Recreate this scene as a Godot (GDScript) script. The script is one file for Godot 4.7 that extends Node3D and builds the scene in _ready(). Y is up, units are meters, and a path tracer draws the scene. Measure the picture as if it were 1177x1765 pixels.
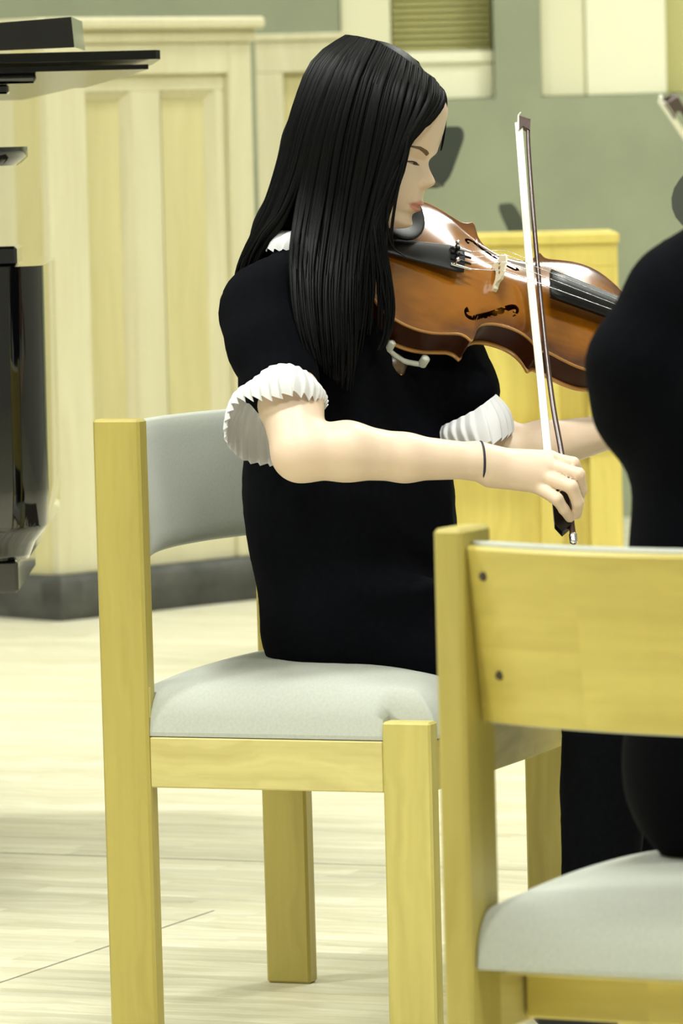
extends Node3D
# A girl in black plays the violin on a wooden chair; another player's chair stands nearer to us.

# ---- the lens, as read from the photograph (1177 x 1765 pixels) ----
const FPX := 9594.0
const PITCH := 0.0708
const ROLL := -0.0243
const EYE := 1.1627
var rng := RandomNumberGenerator.new()
var M := {}
var taken := {}

func ray(px: float, py: float) -> Vector3:
	var dx := px - 588.5
	var dy := py - 882.5
	var u := dx * cos(ROLL) + dy * sin(ROLL)
	var v := -dx * sin(ROLL) + dy * cos(ROLL)
	return Vector3(u, -v * cos(PITCH) - FPX * sin(PITCH), v * sin(PITCH) - FPX * cos(PITCH))

func at(px: float, py: float, z: float) -> Vector3:
	var d := ray(px, py)
	return d * (z / -d.z) + Vector3(0, EYE, 0)

# ---- mesh collecting ----
class MB:
	var v := PackedVector3Array()
	var n := PackedVector3Array()
	var c := PackedColorArray()
	var uv := PackedVector2Array()
	var idx := PackedInt32Array()
	var col := Color.WHITE
	func ftri(a: Vector3, b: Vector3, d: Vector3, inside: Vector3) -> void:
		var nn := (b - a).cross(d - a)
		if nn.length_squared() < 1e-20:
			return
		nn = nn.normalized()
		if nn.dot((a + b + d) / 3.0 - inside) < 0:
			nn = -nn
			var t := b
			b = d
			d = t
		var k := v.size()
		v.append_array([a, d, b])
		n.append_array([nn, nn, nn])
		c.append_array([col, col, col])
		idx.append_array([k, k + 1, k + 2])
	func fquad(a: Vector3, b: Vector3, d: Vector3, e: Vector3, inside: Vector3) -> void:
		ftri(a, b, d, inside)
		ftri(a, d, e, inside)
	# chamfered box under any transform
	func box(xf: Transform3D, size: Vector3, bev := 0.0) -> void:
		var h := size * 0.5
		var b := minf(bev, minf(h.x, minf(h.y, h.z)) * 0.9)
		var o := xf.origin
		var p := {}
		for sx in [-1, 1]:
			for sy in [-1, 1]:
				for sz in [-1, 1]:
					var key := Vector3i(sx, sy, sz)
					p[key] = [xf * Vector3(sx * h.x, sy * (h.y - b), sz * (h.z - b)), xf * Vector3(sx * (h.x - b), sy * h.y, sz * (h.z - b)), xf * Vector3(sx * (h.x - b), sy * (h.y - b), sz * h.z)]
		for ax in 3:
			var a1 := (ax + 1) % 3
			var a2 := (ax + 2) % 3
			for s in [-1, 1]:
				var q := []
				for e in [[-1, -1], [1, -1], [1, 1], [-1, 1]]:
					var k := Vector3i.ZERO
					k[ax] = s
					k[a1] = e[0]
					k[a2] = e[1]
					q.append(p[k][ax])
				fquad(q[0], q[1], q[2], q[3], o)
			if b > 0.0:
				for s1 in [-1, 1]:
					for s2 in [-1, 1]:
						var k0 := Vector3i.ZERO
						k0[ax] = -1
						k0[a1] = s1
						k0[a2] = s2
						var k1 := k0
						k1[ax] = 1
						fquad(p[k0][a1], p[k1][a1], p[k1][a2], p[k0][a2], o)
		if b > 0.0:
			for k in p:
				ftri(p[k][0], p[k][1], p[k][2], o)
	# rows of points -> smooth sheet; hubs (one point per row) tell where the inside is
	func sheet(rows: Array, close_u := false, cols: Array = [], hubs: Array = [], flip := false) -> void:
		var nr := rows.size()
		var nc: int = rows[0].size()
		var base := v.size()
		var cnt := 0.0
		var nrm := PackedVector3Array()
		for r in nr:
			var r0: PackedVector3Array = rows[maxi(r - 1, 0)]
			var r1: PackedVector3Array = rows[mini(r + 1, nr - 1)]
			var rc: PackedVector3Array = rows[r]
			for k in nc:
				var k0 := (k - 1 + nc) % nc if close_u else maxi(k - 1, 0)
				var k1 := (k + 1) % nc if close_u else mini(k + 1, nc - 1)
				var q := (rc[k1] - rc[k0]).cross(r1[k] - r0[k])
				q = q.normalized() if q.length_squared() > 1e-24 else Vector3.UP
				nrm.append(q)
				if hubs.size() > 0:
					cnt += q.dot(rc[k] - hubs[r])
		var turn := (cnt < 0.0) != flip
		for r in nr:
			for k in nc:
				v.append(rows[r][k])
				n.append(-nrm[r * nc + k] if turn else nrm[r * nc + k])
				c.append(cols[r][k] if cols.size() > 0 else col)
		var last := nc if close_u else nc - 1
		for r in nr - 1:
			for k in last:
				var k1 := (k + 1) % nc
				var i0 := base + r * nc + k
				var i1 := base + r * nc + k1
				var i2 := base + (r + 1) * nc + k1
				var i3 := base + (r + 1) * nc + k
				if turn:
					idx.append_array([i0, i1, i2, i0, i2, i3])
				else:
					idx.append_array([i0, i2, i1, i0, i3, i2])
	# a tube along points; radii as numbers or as [across, thick]; up hints where "thick" points
	func tube(path: Array, radii: Array, sides := 8, up := Vector3.ZERO, cap := true) -> void:
		var pts := []
		var rr := []
		var m := path.size()
		if cap:
			var d0: Vector3 = (path[0] - path[1]).normalized()
			var d1: Vector3 = (path[m - 1] - path[m - 2]).normalized()
			var ra = radii[0]
			var rb = radii[m - 1]
			var ta: float = minf(ra[0], ra[1]) if ra is Array else ra
			var tb: float = minf(rb[0], rb[1]) if rb is Array else rb
			pts.append(path[0] + d0 * ta * 0.5); rr.append([0.0001, 0.0001])
			pts.append(path[0] + d0 * ta * 0.38); rr.append([(ra[0] if ra is Array else ra) * 0.6, (ra[1] if ra is Array else ra) * 0.6])
			for k in m:
				pts.append(path[k]); rr.append(radii[k] if radii[k] is Array else [radii[k], radii[k]])
			pts.append(path[m - 1] + d1 * tb * 0.38); rr.append([(rb[0] if rb is Array else rb) * 0.6, (rb[1] if rb is Array else rb) * 0.6])
			pts.append(path[m - 1] + d1 * tb * 0.5); rr.append([0.0001, 0.0001])
		else:
			for k in m:
				pts.append(path[k]); rr.append(radii[k] if radii[k] is Array else [radii[k], radii[k]])
		var rows := []
		var nn := pts.size()
		var prev := up
		for k in nn:
			var t: Vector3 = (pts[mini(k + 1, nn - 1)] - pts[maxi(k - 1, 0)]).normalized()
			if prev == Vector3.ZERO:
				prev = Vector3.UP if absf(t.y) < 0.8 else Vector3.RIGHT
			var b: Vector3 = (prev - t * prev.dot(t)).normalized()
			if up == Vector3.ZERO:
				prev = b
			var a := t.cross(b)
			var row := PackedVector3Array()
			for s in sides:
				var an := TAU * s / sides
				row.append(pts[k] + a * cos(an) * rr[k][0] + b * sin(an) * rr[k][1])
			rows.append(row)
		sheet(rows, true, [], pts)
	func mesh() -> ArrayMesh:
		var arr := []
		arr.resize(Mesh.ARRAY_MAX)
		arr[Mesh.ARRAY_VERTEX] = v
		arr[Mesh.ARRAY_NORMAL] = n
		arr[Mesh.ARRAY_COLOR] = c
		if uv.size() == v.size():
			arr[Mesh.ARRAY_TEX_UV] = uv
		arr[Mesh.ARRAY_INDEX] = idx
		var am := ArrayMesh.new()
		am.add_surface_from_arrays(Mesh.PRIMITIVE_TRIANGLES, arr)
		return am

# ---- a distance field on a grid, meshed with surface nets ----
class Field:
	var o: Vector3
	var h: float
	var nx: int
	var ny: int
	var nz: int
	var d := PackedFloat32Array()
	func _init(lo: Vector3, hi: Vector3, cell: float) -> void:
		o = lo
		h = cell
		nx = int(ceil((hi.x - lo.x) / h)) + 1
		ny = int(ceil((hi.y - lo.y) / h)) + 1
		nz = int(ceil((hi.z - lo.z) / h)) + 1
		d.resize(nx * ny * nz)
		d.fill(1000.0)
	func _range(lo: Vector3, hi: Vector3) -> Array:
		var a := ((lo - o) / h).floor()
		var b := ((hi - o) / h).ceil()
		return [maxi(0, int(a.x)), mini(nx - 1, int(b.x)), maxi(0, int(a.y)), mini(ny - 1, int(b.y)), maxi(0, int(a.z)), mini(nz - 1, int(b.z))]
	func cap(a: Vector3, b: Vector3, ra: float, rb: float, k: float) -> void:
		var r := maxf(ra, rb) + k + h * 3.0
		var q := _range(a.min(b) - Vector3.ONE * r, a.max(b) + Vector3.ONE * r)
		var ba := b - a
		var ll := maxf(ba.length_squared(), 1e-9)
		for z in range(q[4], q[5] + 1):
			for y in range(q[2], q[3] + 1):
				var i: int = (z * ny + y) * nx + q[0]
				var pa := o + Vector3(q[0], y, z) * h - a
				for x in range(q[0], q[1] + 1):
					var t := clampf(pa.dot(ba) / ll, 0.0, 1.0)
					var e := (pa - ba * t).length() - ra - (rb - ra) * t
					var f := d[i]
					var w := k - absf(e - f)
					d[i] = minf(e, f) - (w * w / (4.0 * k) if w > 0.0 else 0.0)
					pa.x += h
					i += 1
	func ell(cen: Vector3, rad: Vector3, bs: Basis, k: float) -> void:
		var m := maxf(rad.x, maxf(rad.y, rad.z))
		var r := m + k + h * 3.0
		var q := _range(cen - Vector3.ONE * r, cen + Vector3.ONE * r)
		var inv := bs.transposed()
		for z in range(q[4], q[5] + 1):
			for y in range(q[2], q[3] + 1):
				for x in range(q[0], q[1] + 1):
					var p := inv * (o + Vector3(x, y, z) * h - cen)
					var k0 := (p / rad).length()
					var k1 := (p / (rad * rad)).length()
					var e := k0 * (k0 - 1.0) / k1 if k1 > 1e-6 else -m
					var i := (z * ny + y) * nx + x
					var f := d[i]
					var w := k - absf(e - f)
					d[i] = minf(e, f) - (w * w / (4.0 * k) if w > 0.0 else 0.0)
	func build(mb: MB) -> void:
		var ids := PackedInt32Array()
		ids.resize(nx * ny * nz)
		ids.fill(-1)
		var off := PackedInt32Array([0, 1, nx, nx + 1, nx * ny, nx * ny + 1, nx * ny + nx, nx * ny + nx + 1])
		var cor := [Vector3(0, 0, 0), Vector3(1, 0, 0), Vector3(0, 1, 0), Vector3(1, 1, 0), Vector3(0, 0, 1), Vector3(1, 0, 1), Vector3(0, 1, 1), Vector3(1, 1, 1)]
		var edg := [[0, 1], [2, 3], [4, 5], [6, 7], [0, 2], [1, 3], [4, 6], [5, 7], [0, 4], [1, 5], [2, 6], [3, 7]]
		var lim := h * 2.2
		for z in nz - 1:
			for y in ny - 1:
				var i := (z * ny + y) * nx
				for x in nx - 1:
					var d0 := d[i]
					if d0 < lim and d0 > -lim:
						var s := 0
						for k in 8:
							if d[i + off[k]] < 0.0:
								s += 1
						if s > 0 and s < 8:
							var sum := Vector3.ZERO
							var c := 0
							for e in edg:
								var a := d[i + off[e[0]]]
								var b := d[i + off[e[1]]]
								if (a < 0.0) != (b < 0.0):
									var ca: Vector3 = cor[e[0]]
									sum += ca.lerp(cor[e[1]], a / (a - b))
									c += 1
							var g := Vector3(
								d[i + off[1]] + d[i + off[3]] + d[i + off[5]] + d[i + off[7]] - d0 - d[i + off[2]] - d[i + off[4]] - d[i + off[6]],
								d[i + off[2]] + d[i + off[3]] + d[i + off[6]] + d[i + off[7]] - d0 - d[i + off[1]] - d[i + off[4]] - d[i + off[5]],
								d[i + off[4]] + d[i + off[5]] + d[i + off[6]] + d[i + off[7]] - d0 - d[i + off[1]] - d[i + off[2]] - d[i + off[3]])
							ids[i] = mb.v.size()
							mb.v.append(o + (Vector3(x, y, z) + sum / c) * h)
							mb.n.append(g.normalized())
							mb.c.append(mb.col)
					i += 1
		var step := [1, nx, nx * ny]
		for z in range(1, nz - 1):
			for y in range(1, ny - 1):
				var i := (z * ny + y) * nx + 1
				for x in range(1, nx - 1):
					var d0 := d[i]
					if d0 < lim and d0 > -lim:
						for ax in 3:
							var d1 := d[i + step[ax]]
							if (d0 < 0.0) != (d1 < 0.0):
								var u: int = step[(ax + 1) % 3]
								var w: int = step[(ax + 2) % 3]
								var q0 := ids[i - u - w]
								var q1 := ids[i - w]
								var q2 := ids[i]
								var q3 := ids[i - u]
								if q0 >= 0 and q1 >= 0 and q2 >= 0 and q3 >= 0:
									if d0 < 0.0:
										mb.idx.append_array([q0, q2, q1, q0, q3, q2])
									else:
										mb.idx.append_array([q0, q1, q2, q0, q2, q3])
					i += 1

# ---- smooth curve through points ----
func spline(p: Array, n: int) -> Array:
	var r := []
	var m := p.size()
	for k in n:
		var t := float(k) / (n - 1) * (m - 1)
		var i := mini(int(t), m - 2)
		var f := t - i
		var a = p[maxi(i - 1, 0)]
		var b = p[i]
		var c = p[i + 1]
		var d = p[mini(i + 2, m - 1)]
		r.append(0.5 * ((2.0 * b) + (c - a) * f + (2.0 * a - 5.0 * b + 4.0 * c - d) * f * f + (3.0 * b - a - 3.0 * c + d) * f * f * f))
	return r

func curve(tab: Array, x: float) -> float:
	if x <= tab[0][0]:
		return tab[0][1]
	for k in range(1, tab.size()):
		if x <= tab[k][0]:
			var a: Array = tab[maxi(k - 2, 0)]
			var b: Array = tab[k - 1]
			var c: Array = tab[k]
			var d: Array = tab[mini(k + 1, tab.size() - 1)]
			var hh: float = c[0] - b[0]
			var t: float = (x - b[0]) / hh
			var m0: float = (c[1] - a[1]) / maxf(c[0] - a[0], 1e-6) * hh
			var m1: float = (d[1] - b[1]) / maxf(d[0] - b[0], 1e-6) * hh
			return (2 * t * t * t - 3 * t * t + 1) * b[1] + (t * t * t - 2 * t * t + t) * m0 + (-2 * t * t * t + 3 * t * t) * c[1] + (t * t * t - t * t) * m1
	return tab[tab.size() - 1][1]

# ---- naming ----
func numbered(called: String) -> String:
	if not taken.has(called):
		taken[called] = 0
		return called
	taken[called] += 1
	return "%s_%03d" % [called, taken[called]]

func thing(called: String, label: String, category: String, group := "") -> Node3D:
	var o := Node3D.new()
	o.name = numbered(called)
	add_child(o)
	o.set_meta("label", label)
	o.set_meta("category", category)
	if group:
		o.set_meta("group", group)
	return o

func part(called: String, mb: MB, mat: Material, parent: Node3D, label := "") -> MeshInstance3D:
	var o := MeshInstance3D.new()
	o.name = called
	o.mesh = mb.mesh()
	o.material_override = mat
	o.cast_shadow = GeometryInstance3D.SHADOW_CASTING_SETTING_ON
	parent.add_child(o, true)
	if label:
		o.set_meta("label", label)
	return o

func struct(called: String, mb: MB, mat: Material) -> MeshInstance3D:
	var o := part(called, mb, mat, self)
	o.set_meta("kind", "structure")
	return o

func T(p: Vector3, b := Basis.IDENTITY) -> Transform3D:
	return Transform3D(b, p)

# box from two corners
func bx(mb: MB, lo: Vector3, hi: Vector3, bev := 0.0) -> void:
	mb.box(T((lo + hi) * 0.5), (hi - lo).abs(), bev)

# ---- materials ----
func mat(col: Color, rough := 0.6, spec := 0.5) -> StandardMaterial3D:
	var m := StandardMaterial3D.new()
	m.albedo_color = col
	m.roughness = rough
	m.metallic_specular = spec
	return m

func rgb(r: float, g: float, b: float) -> Color:
	return Color(r / 255.0, g / 255.0, b / 255.0)

# grain: a picture of streaks; along = 0 streaks run along u, 1 along v
func grain(along: int, seed_: int, contrast: float, wave: float) -> ImageTexture:
	var n1 := FastNoiseLite.new()
	n1.seed = seed_
	n1.frequency = 0.02
	var n2 := FastNoiseLite.new()
	n2.seed = seed_ + 5
	n2.frequency = 0.004
	var im := Image.create(512, 512, false, Image.FORMAT_RGB8)
	for y in 512:
		for x in 512:
			var u := float(x if along == 0 else y)
			var v := float(y if along == 0 else x)
			var wob := n2.get_noise_2d(u * 1.2, v * 2.0) * wave
			var g := n1.get_noise_2d(u * 0.12, (v + wob) * 3.2) * 0.6 + n1.get_noise_2d(u * 0.03 + 300.0, (v + wob * 2.0) * 0.8) * 0.5 + n1.get_noise_2d(u * 0.3 + 90.0, v * 9.0) * 0.25
			var t := clampf(1.0 - contrast * (0.5 - g * 0.9), 0.0, 1.0)
			im.set_pixel(x, y, Color(t, clampf(1.0 - (1.0 - t) * 1.12, 0, 1), clampf(1.0 - (1.0 - t) * 1.6, 0, 1)))
	return ImageTexture.create_from_image(im)

func blotch(seed_: int, freq: float, contrast: float) -> ImageTexture:
	var n1 := FastNoiseLite.new()
	n1.seed = seed_
	n1.frequency = freq
	n1.fractal_octaves = 5
	var im := Image.create(256, 256, false, Image.FORMAT_RGB8)
	for y in 256:
		for x in 256:
			var t := clampf(1.0 - contrast * (0.5 - n1.get_noise_2d(x, y)), 0.0, 1.0)
			im.set_pixel(x, y, Color(t, t, t))
	return ImageTexture.create_from_image(im)

func tri(m: StandardMaterial3D, tex: Texture2D, scale := 1.0, shift := Vector3.ZERO) -> StandardMaterial3D:
	m.albedo_texture = tex
	m.uv1_triplanar = true
	m.uv1_scale = Vector3.ONE * scale
	m.uv1_offset = shift
	return m

func make_materials() -> void:
	var gu := grain(0, 11, 0.13, 26.0)
	var gv := grain(1, 23, 0.09, 20.0)
	M.wood_up = tri(mat(rgb(208, 196, 116), 0.42), gv, 1.0)
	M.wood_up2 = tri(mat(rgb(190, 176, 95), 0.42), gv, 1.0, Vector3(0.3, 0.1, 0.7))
	M.wood_flat = tri(mat(rgb(220, 209, 142), 0.42), gu, 1.0)
	M.wood_back = tri(mat(rgb(214, 198, 106), 0.42), gu, 0.8, Vector3(0.2, 0.45, 0.1))
	M.screw = mat(rgb(60, 50, 35), 0.45)
	var cloth := blotch(4, 0.2, 0.05)
	M.cushion = tri(mat(rgb(184, 188, 178), 0.85), cloth, 4.0)
	M.cushion.rim_enabled = true
	M.cushion.rim = 0.3
	M.floor = []
	for k in 5:
		var t: float = [1.0, 0.975, 0.95, 0.985, 0.93][k]
		M.floor.append(tri(mat(Color(0.965 * t, 0.955 * t, 0.87 * t), 0.38), gu, 0.9, Vector3(0.17 * k, 0.3 * k, 0.23 * k)))
	M.gap = mat(rgb(58, 50, 34), 0.8)
	M.cream_up = tri(mat(rgb(222, 217, 184), 0.5), grain(1, 41, 0.07, 10.0), 0.6)
	M.cream_panel = tri(mat(rgb(220, 213, 164), 0.5), grain(1, 47, 0.10, 14.0), 0.6)
	M.stone = tri(mat(rgb(96, 97, 93), 0.75), blotch(8, 0.02, 0.35), 1.5)
	M.wall = tri(mat(rgb(158, 165, 138), 0.9), blotch(9, 0.02, 0.05), 0.5)
	M.paint_cream = mat(rgb(232, 229, 196), 0.6)
	M.paint_plain = mat(rgb(172, 172, 166), 0.8)
	M.paint_white = mat(rgb(244, 242, 214), 0.6)
	M.blind = mat(rgb(186, 182, 122), 0.6)
	M.ceil = mat(rgb(200, 200, 198), 0.9)
	M.lectern = tri(mat(rgb(226, 208, 112), 0.45), grain(1, 61, 0.09, 20.0), 0.8)
	M.piano = mat(rgb(7, 7, 8), 0.06)
	M.piano.clearcoat_enabled = true
	M.piano.clearcoat = 1.0
	M.piano.clearcoat_roughness = 0.03
	M.piano_lid = mat(rgb(7, 7, 8), 0.16)
	M.brass = mat(rgb(214, 170, 80), 0.25)
	M.brass.metallic = 1.0
	M.steel = mat(rgb(225, 225, 230), 0.22)
	M.steel.metallic = 1.0
	M.stand = mat(rgb(52, 58, 48), 0.5)
	M.lamp = mat(rgb(255, 250, 235), 0.5)
	M.lamp.emission_enabled = true
	M.lamp.emission = Color(1.0, 0.96, 0.86)
	M.lamp.emission_energy_multiplier = 4.0

# ceiling fixture: glowing panel in a frame and the light of the same size before it
func ceiling_lamp(p: Vector3, size: Vector2, energy: float, which: String) -> void:
	var t := thing("ceiling_light", which, "ceiling light", "ceiling light panels")
	t.position = p
	var f := MB.new()
	for s in [-1, 1]:
		f.box(T(Vector3(s * (size.x * 0.5 + 0.02), 0, 0)), Vector3(0.04, 0.07, size.y + 0.08), 0.006)
		f.box(T(Vector3(0, 0, s * (size.y * 0.5 + 0.02))), Vector3(size.x, 0.07, 0.04), 0.006)
	part("frame", f, M.paint_white, t)
	var g := MB.new()
	g.box(T(Vector3(0, 0.015, 0)), Vector3(size.x, 0.02, size.y), 0.004)
	part("light_diffuser", g, M.lamp, t)
	var l := AreaLight3D.new()
	l.name = "panel_light"
	l.area_size = size
	l.light_energy = energy
	l.light_color = Color(0.985, 1.0, 0.985)
	l.area_range = 40.0
	l.shadow_enabled = true
	l.rotation.x = -PI / 2
	l.position.y = -0.012
	t.add_child(l)

func make_room() -> void:
	var x0 := -7.0
	var x1 := 7.5
	var z0 := -16.5
	var z1 := 4.0
	var top := 5.2
	# floor: a sub-floor and, where the boards can be told apart, boards
	var fl := MB.new()
	fl.fquad(Vector3(x0, -0.012, z0 - 1), Vector3(x1, -0.012, z0 - 1), Vector3(x1, -0.012, z1), Vector3(x0, -0.012, z1), Vector3(0, -1, -6))
	bx(fl, Vector3(x0, -0.2, z0 - 1), Vector3(x1, -0.013, z1))
	var floor_ := struct("floor", fl, M.gap)
	var e1 := Vector3(0.918, 0, 0.396).normalized()
	var ang := -atan2(0.396, 0.918)
	var bs := Basis(Vector3.UP, ang)
	# seams of the stage: one long joint along the boards, one across
	var p1 := Vector3(-0.563, 0, -8.898)
	var bw := 0.0575
	rng.seed = 5
	var inv := bs.inverse()
	var s1 := inv * p1
	var cut := inv * Vector3(-0.193, 0, -8.188)
	var meshes := {}
	var made := 0
	# rows run in local z; local x runs along the boards
	for row in range(-9, 46):
		var zz := s1.z + row * bw + bw * 0.5
		var x := s1.x - 0.9 + rng.randf() * 0.45
		var stop := s1.x + 3.1
		while x < stop:
			var ln: float = [0.45, 0.6, 0.75, 0.9, 1.05][rng.randi() % 5]
			var brk := zz > cut.z and x < cut.x - 0.02 and x + ln > cut.x - 0.02
			if brk:
				ln = cut.x - x
			var cen := bs * Vector3(x + ln * 0.5, 0, zz)
			var sp := FPX / -cen.z
			var gapx := 0.005 if brk else 0.0006
			var gapz := 0.009 if row == 0 else 0.0006
			var scr := 588.5 + cen.x * sp
			if scr > -ln * sp * 0.5 - 30 and scr < 1177 + ln * sp * 0.5 + 30 and made < 300:
				var key := "%.3f %.4f %.4f" % [ln, gapx, gapz]
				if not meshes.has(key):
					var mb := MB.new()
					mb.box(T(Vector3(-gapx * 0.5, -0.006, gapz * 0.5)), Vector3(ln - gapx, 0.012, bw - gapz), 0.0005)
					meshes[key] = mb.mesh()
				var o := MeshInstance3D.new()
				o.name = "plank"
				o.mesh = meshes[key]
				o.material_override = M.floor[rng.randi() % 5]
				o.transform = Transform3D(bs, cen)
				floor_.add_child(o, true)
				made += 1
			x += ln
	var sm := MB.new()
	bx(sm, Vector3(s1.x - 0.9, -0.01, s1.z + 0.0002), Vector3(s1.x + 3.8, -0.0012, s1.z + 0.0086))
	var so := part("seam_strip", sm, M.gap, floor_, "dark joint strip")
	so.transform = Transform3D(bs, Vector3.ZERO)
	sm = MB.new()
	bx(sm, Vector3(cut.x - 0.0048, -0.01, cut.z), Vector3(cut.x - 0.0002, -0.0012, s1.z + 46 * bw))
	so = part("seam_strip", sm, M.gap, floor_, "dark joint strip")
	so.transform = Transform3D(bs, Vector3.ZERO)
	print("planks ", made)
	# the rest of the boards, beyond and around
	var zlo := s1.z + -9 * bw
	var zhi := s1.z + 46 * bw
	var rest := MB.new()
	for r in [[-16.0, 14.0, -22.0, zlo], [-16.0, 14.0, zhi, 9.0], [-12.0, s1.x - 1.0, zlo, zhi], [s1.x + 3.9, 12.0, zlo, zhi]]:
		bx(rest, Vector3(r[0], -0.011, r[2]), Vector3(r[1], -0.0006, r[3]))
	var ro := part("boards_beyond", rest, M.floor[0], floor_)
	ro.transform = Transform3D(bs, Vector3.ZERO)
	ro.set_meta("kind", "stuff")
	# walls and ceiling
	var w := MB.new()
	bx(w, Vector3(x0 - 0.2, -0.2, z0), Vector3(x0, top, z1))
	struct("wall_left", w, M.paint_plain)
	w = MB.new()
	bx(w, Vector3(x1, -0.2, z0), Vector3(x1 + 0.2, top, z1))
	struct("wall_right", w, M.paint_plain)
	w = MB.new()
	bx(w, Vector3(x0 - 0.2, -0.2, z1), Vector3(x1 + 0.2, top, z1 + 0.2))
	struct("wall_front", w, M.paint_plain)
	w = MB.new()
	bx(w, Vector3(x0 - 0.2, top, z0 - 1.0), Vector3(x1 + 0.2, top + 0.2, z1 + 0.2))
	struct("ceiling", w, M.ceil)
	# back wall with two tall recesses
	var zb := 16.0
	var a0 := at(590, 172, zb)
	var a1 := at(856, 172, zb)
	var b0 := at(935, 169, zb)
	var b1x := 1.45
	var sill := a0.y
	w = MB.new()
	bx(w, Vector3(x0 - 0.2, -0.2, -zb - 0.6), Vector3(a0.x, top, -zb))
	bx(w, Vector3(a0.x, -0.2, -zb - 0.6), Vector3(a1.x, sill, -zb))
	bx(w, Vector3(a1.x, -0.2, -zb - 0.6), Vector3(b0.x, top, -zb))
	bx(w, Vector3(b0.x, -0.2, -zb - 0.6), Vector3(b1x, sill, -zb))
	bx(w, Vector3(b1x, -0.2, -zb - 0.6), Vector3(x1 + 0.2, top, -zb))
	bx(w, Vector3(a0.x, 3.6, -zb - 0.6), Vector3(a1.x, top, -zb))
	bx(w, Vector3(b0.x, 3.6, -zb - 0.6), Vector3(b1x, top, -zb))
	bx(w, Vector3(a0.x, sill, -zb - 0.6), Vector3(a1.x, 3.6, -zb - 0.5))
	bx(w, Vector3(b0.x, sill, -zb - 0.6), Vector3(b1x, 3.6, -zb - 0.5))
	struct("wall_back", w, M.wall)
	# first recess: a cream jamb, a slatted blind and a cream ledge under it
	var j1 := at(677, 100, zb)
	var win := Node3D.new()
	win.name = "window_1"
	win.set_meta("kind", "structure")
	add_child(win)
	w = MB.new()
	bx(w, Vector3(a0.x + 0.002, sill + 0.001, -zb - 0.3), Vector3(j1.x, 3.6, -zb - 0.03), 0.004)
	part("jamb", w, M.paint_cream, win)
	var led := at(760, 85, zb + 0.1).y
	w = MB.new()
	bx(w, Vector3(j1.x, sill + 0.001, -zb - 0.3), Vector3(a1.x - 0.001, led - 0.035, -zb - 0.06), 0.004)
	bx(w, Vector3(j1.x, led - 0.035, -zb - 0.3), Vector3(a1.x - 0.001, led, -zb - 0.045), 0.004)
	part("ledge", w, M.paint_white, win)
	w = MB.new()
	bx(w, Vector3(j1.x, led, -zb - 0.3), Vector3(a1.x - 0.001, 3.6, -zb - 0.2))
	part("pane", w, M.blind, win)
	var bl := MB.new()
	bl.box(T(Vector3.ZERO, Basis(Vector3.RIGHT, 0.75)), Vector3(a1.x - j1.x - 0.012, 0.0025, 0.022), 0.0008)
	var blm := bl.mesh()
	for k in 60:
		var o := MeshInstance3D.new()
		o.name = "slat"
		o.mesh = blm
		o.material_override = M.blind
		o.position = Vector3((j1.x + a1.x) * 0.5, led + 0.012 + k * 0.0185, -zb - 0.12)
		win.add_child(o, true)
	# second recess
	var win2 := Node3D.new()
	win2.name = "window_2"
	win2.set_meta("kind", "structure")
	add_child(win2)
	var j2 := at(1013, 100, zb)
	var j3 := at(1152, 100, zb)
	w = MB.new()
	bx(w, Vector3(b0.x + 0.002, sill + 0.001, -zb - 0.3), Vector3(j2.x, 3.6, -zb - 0.05), 0.004)
	part("jamb", w, M.paint_cream, win2)
	w = MB.new()
	bx(w, Vector3(j2.x, sill + 0.001, -zb - 0.3), Vector3(j3.x, 3.6, -zb - 0.035), 0.004)
	part("panel", w, M.paint_white, win2)
	w = MB.new()
	bx(w, Vector3(j3.x, sill + 0.001, -zb - 0.3), Vector3(b1x - 0.002, 3.6, -zb - 0.09), 0.004)
	part("shutter", w, M.blind, win2)

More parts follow.
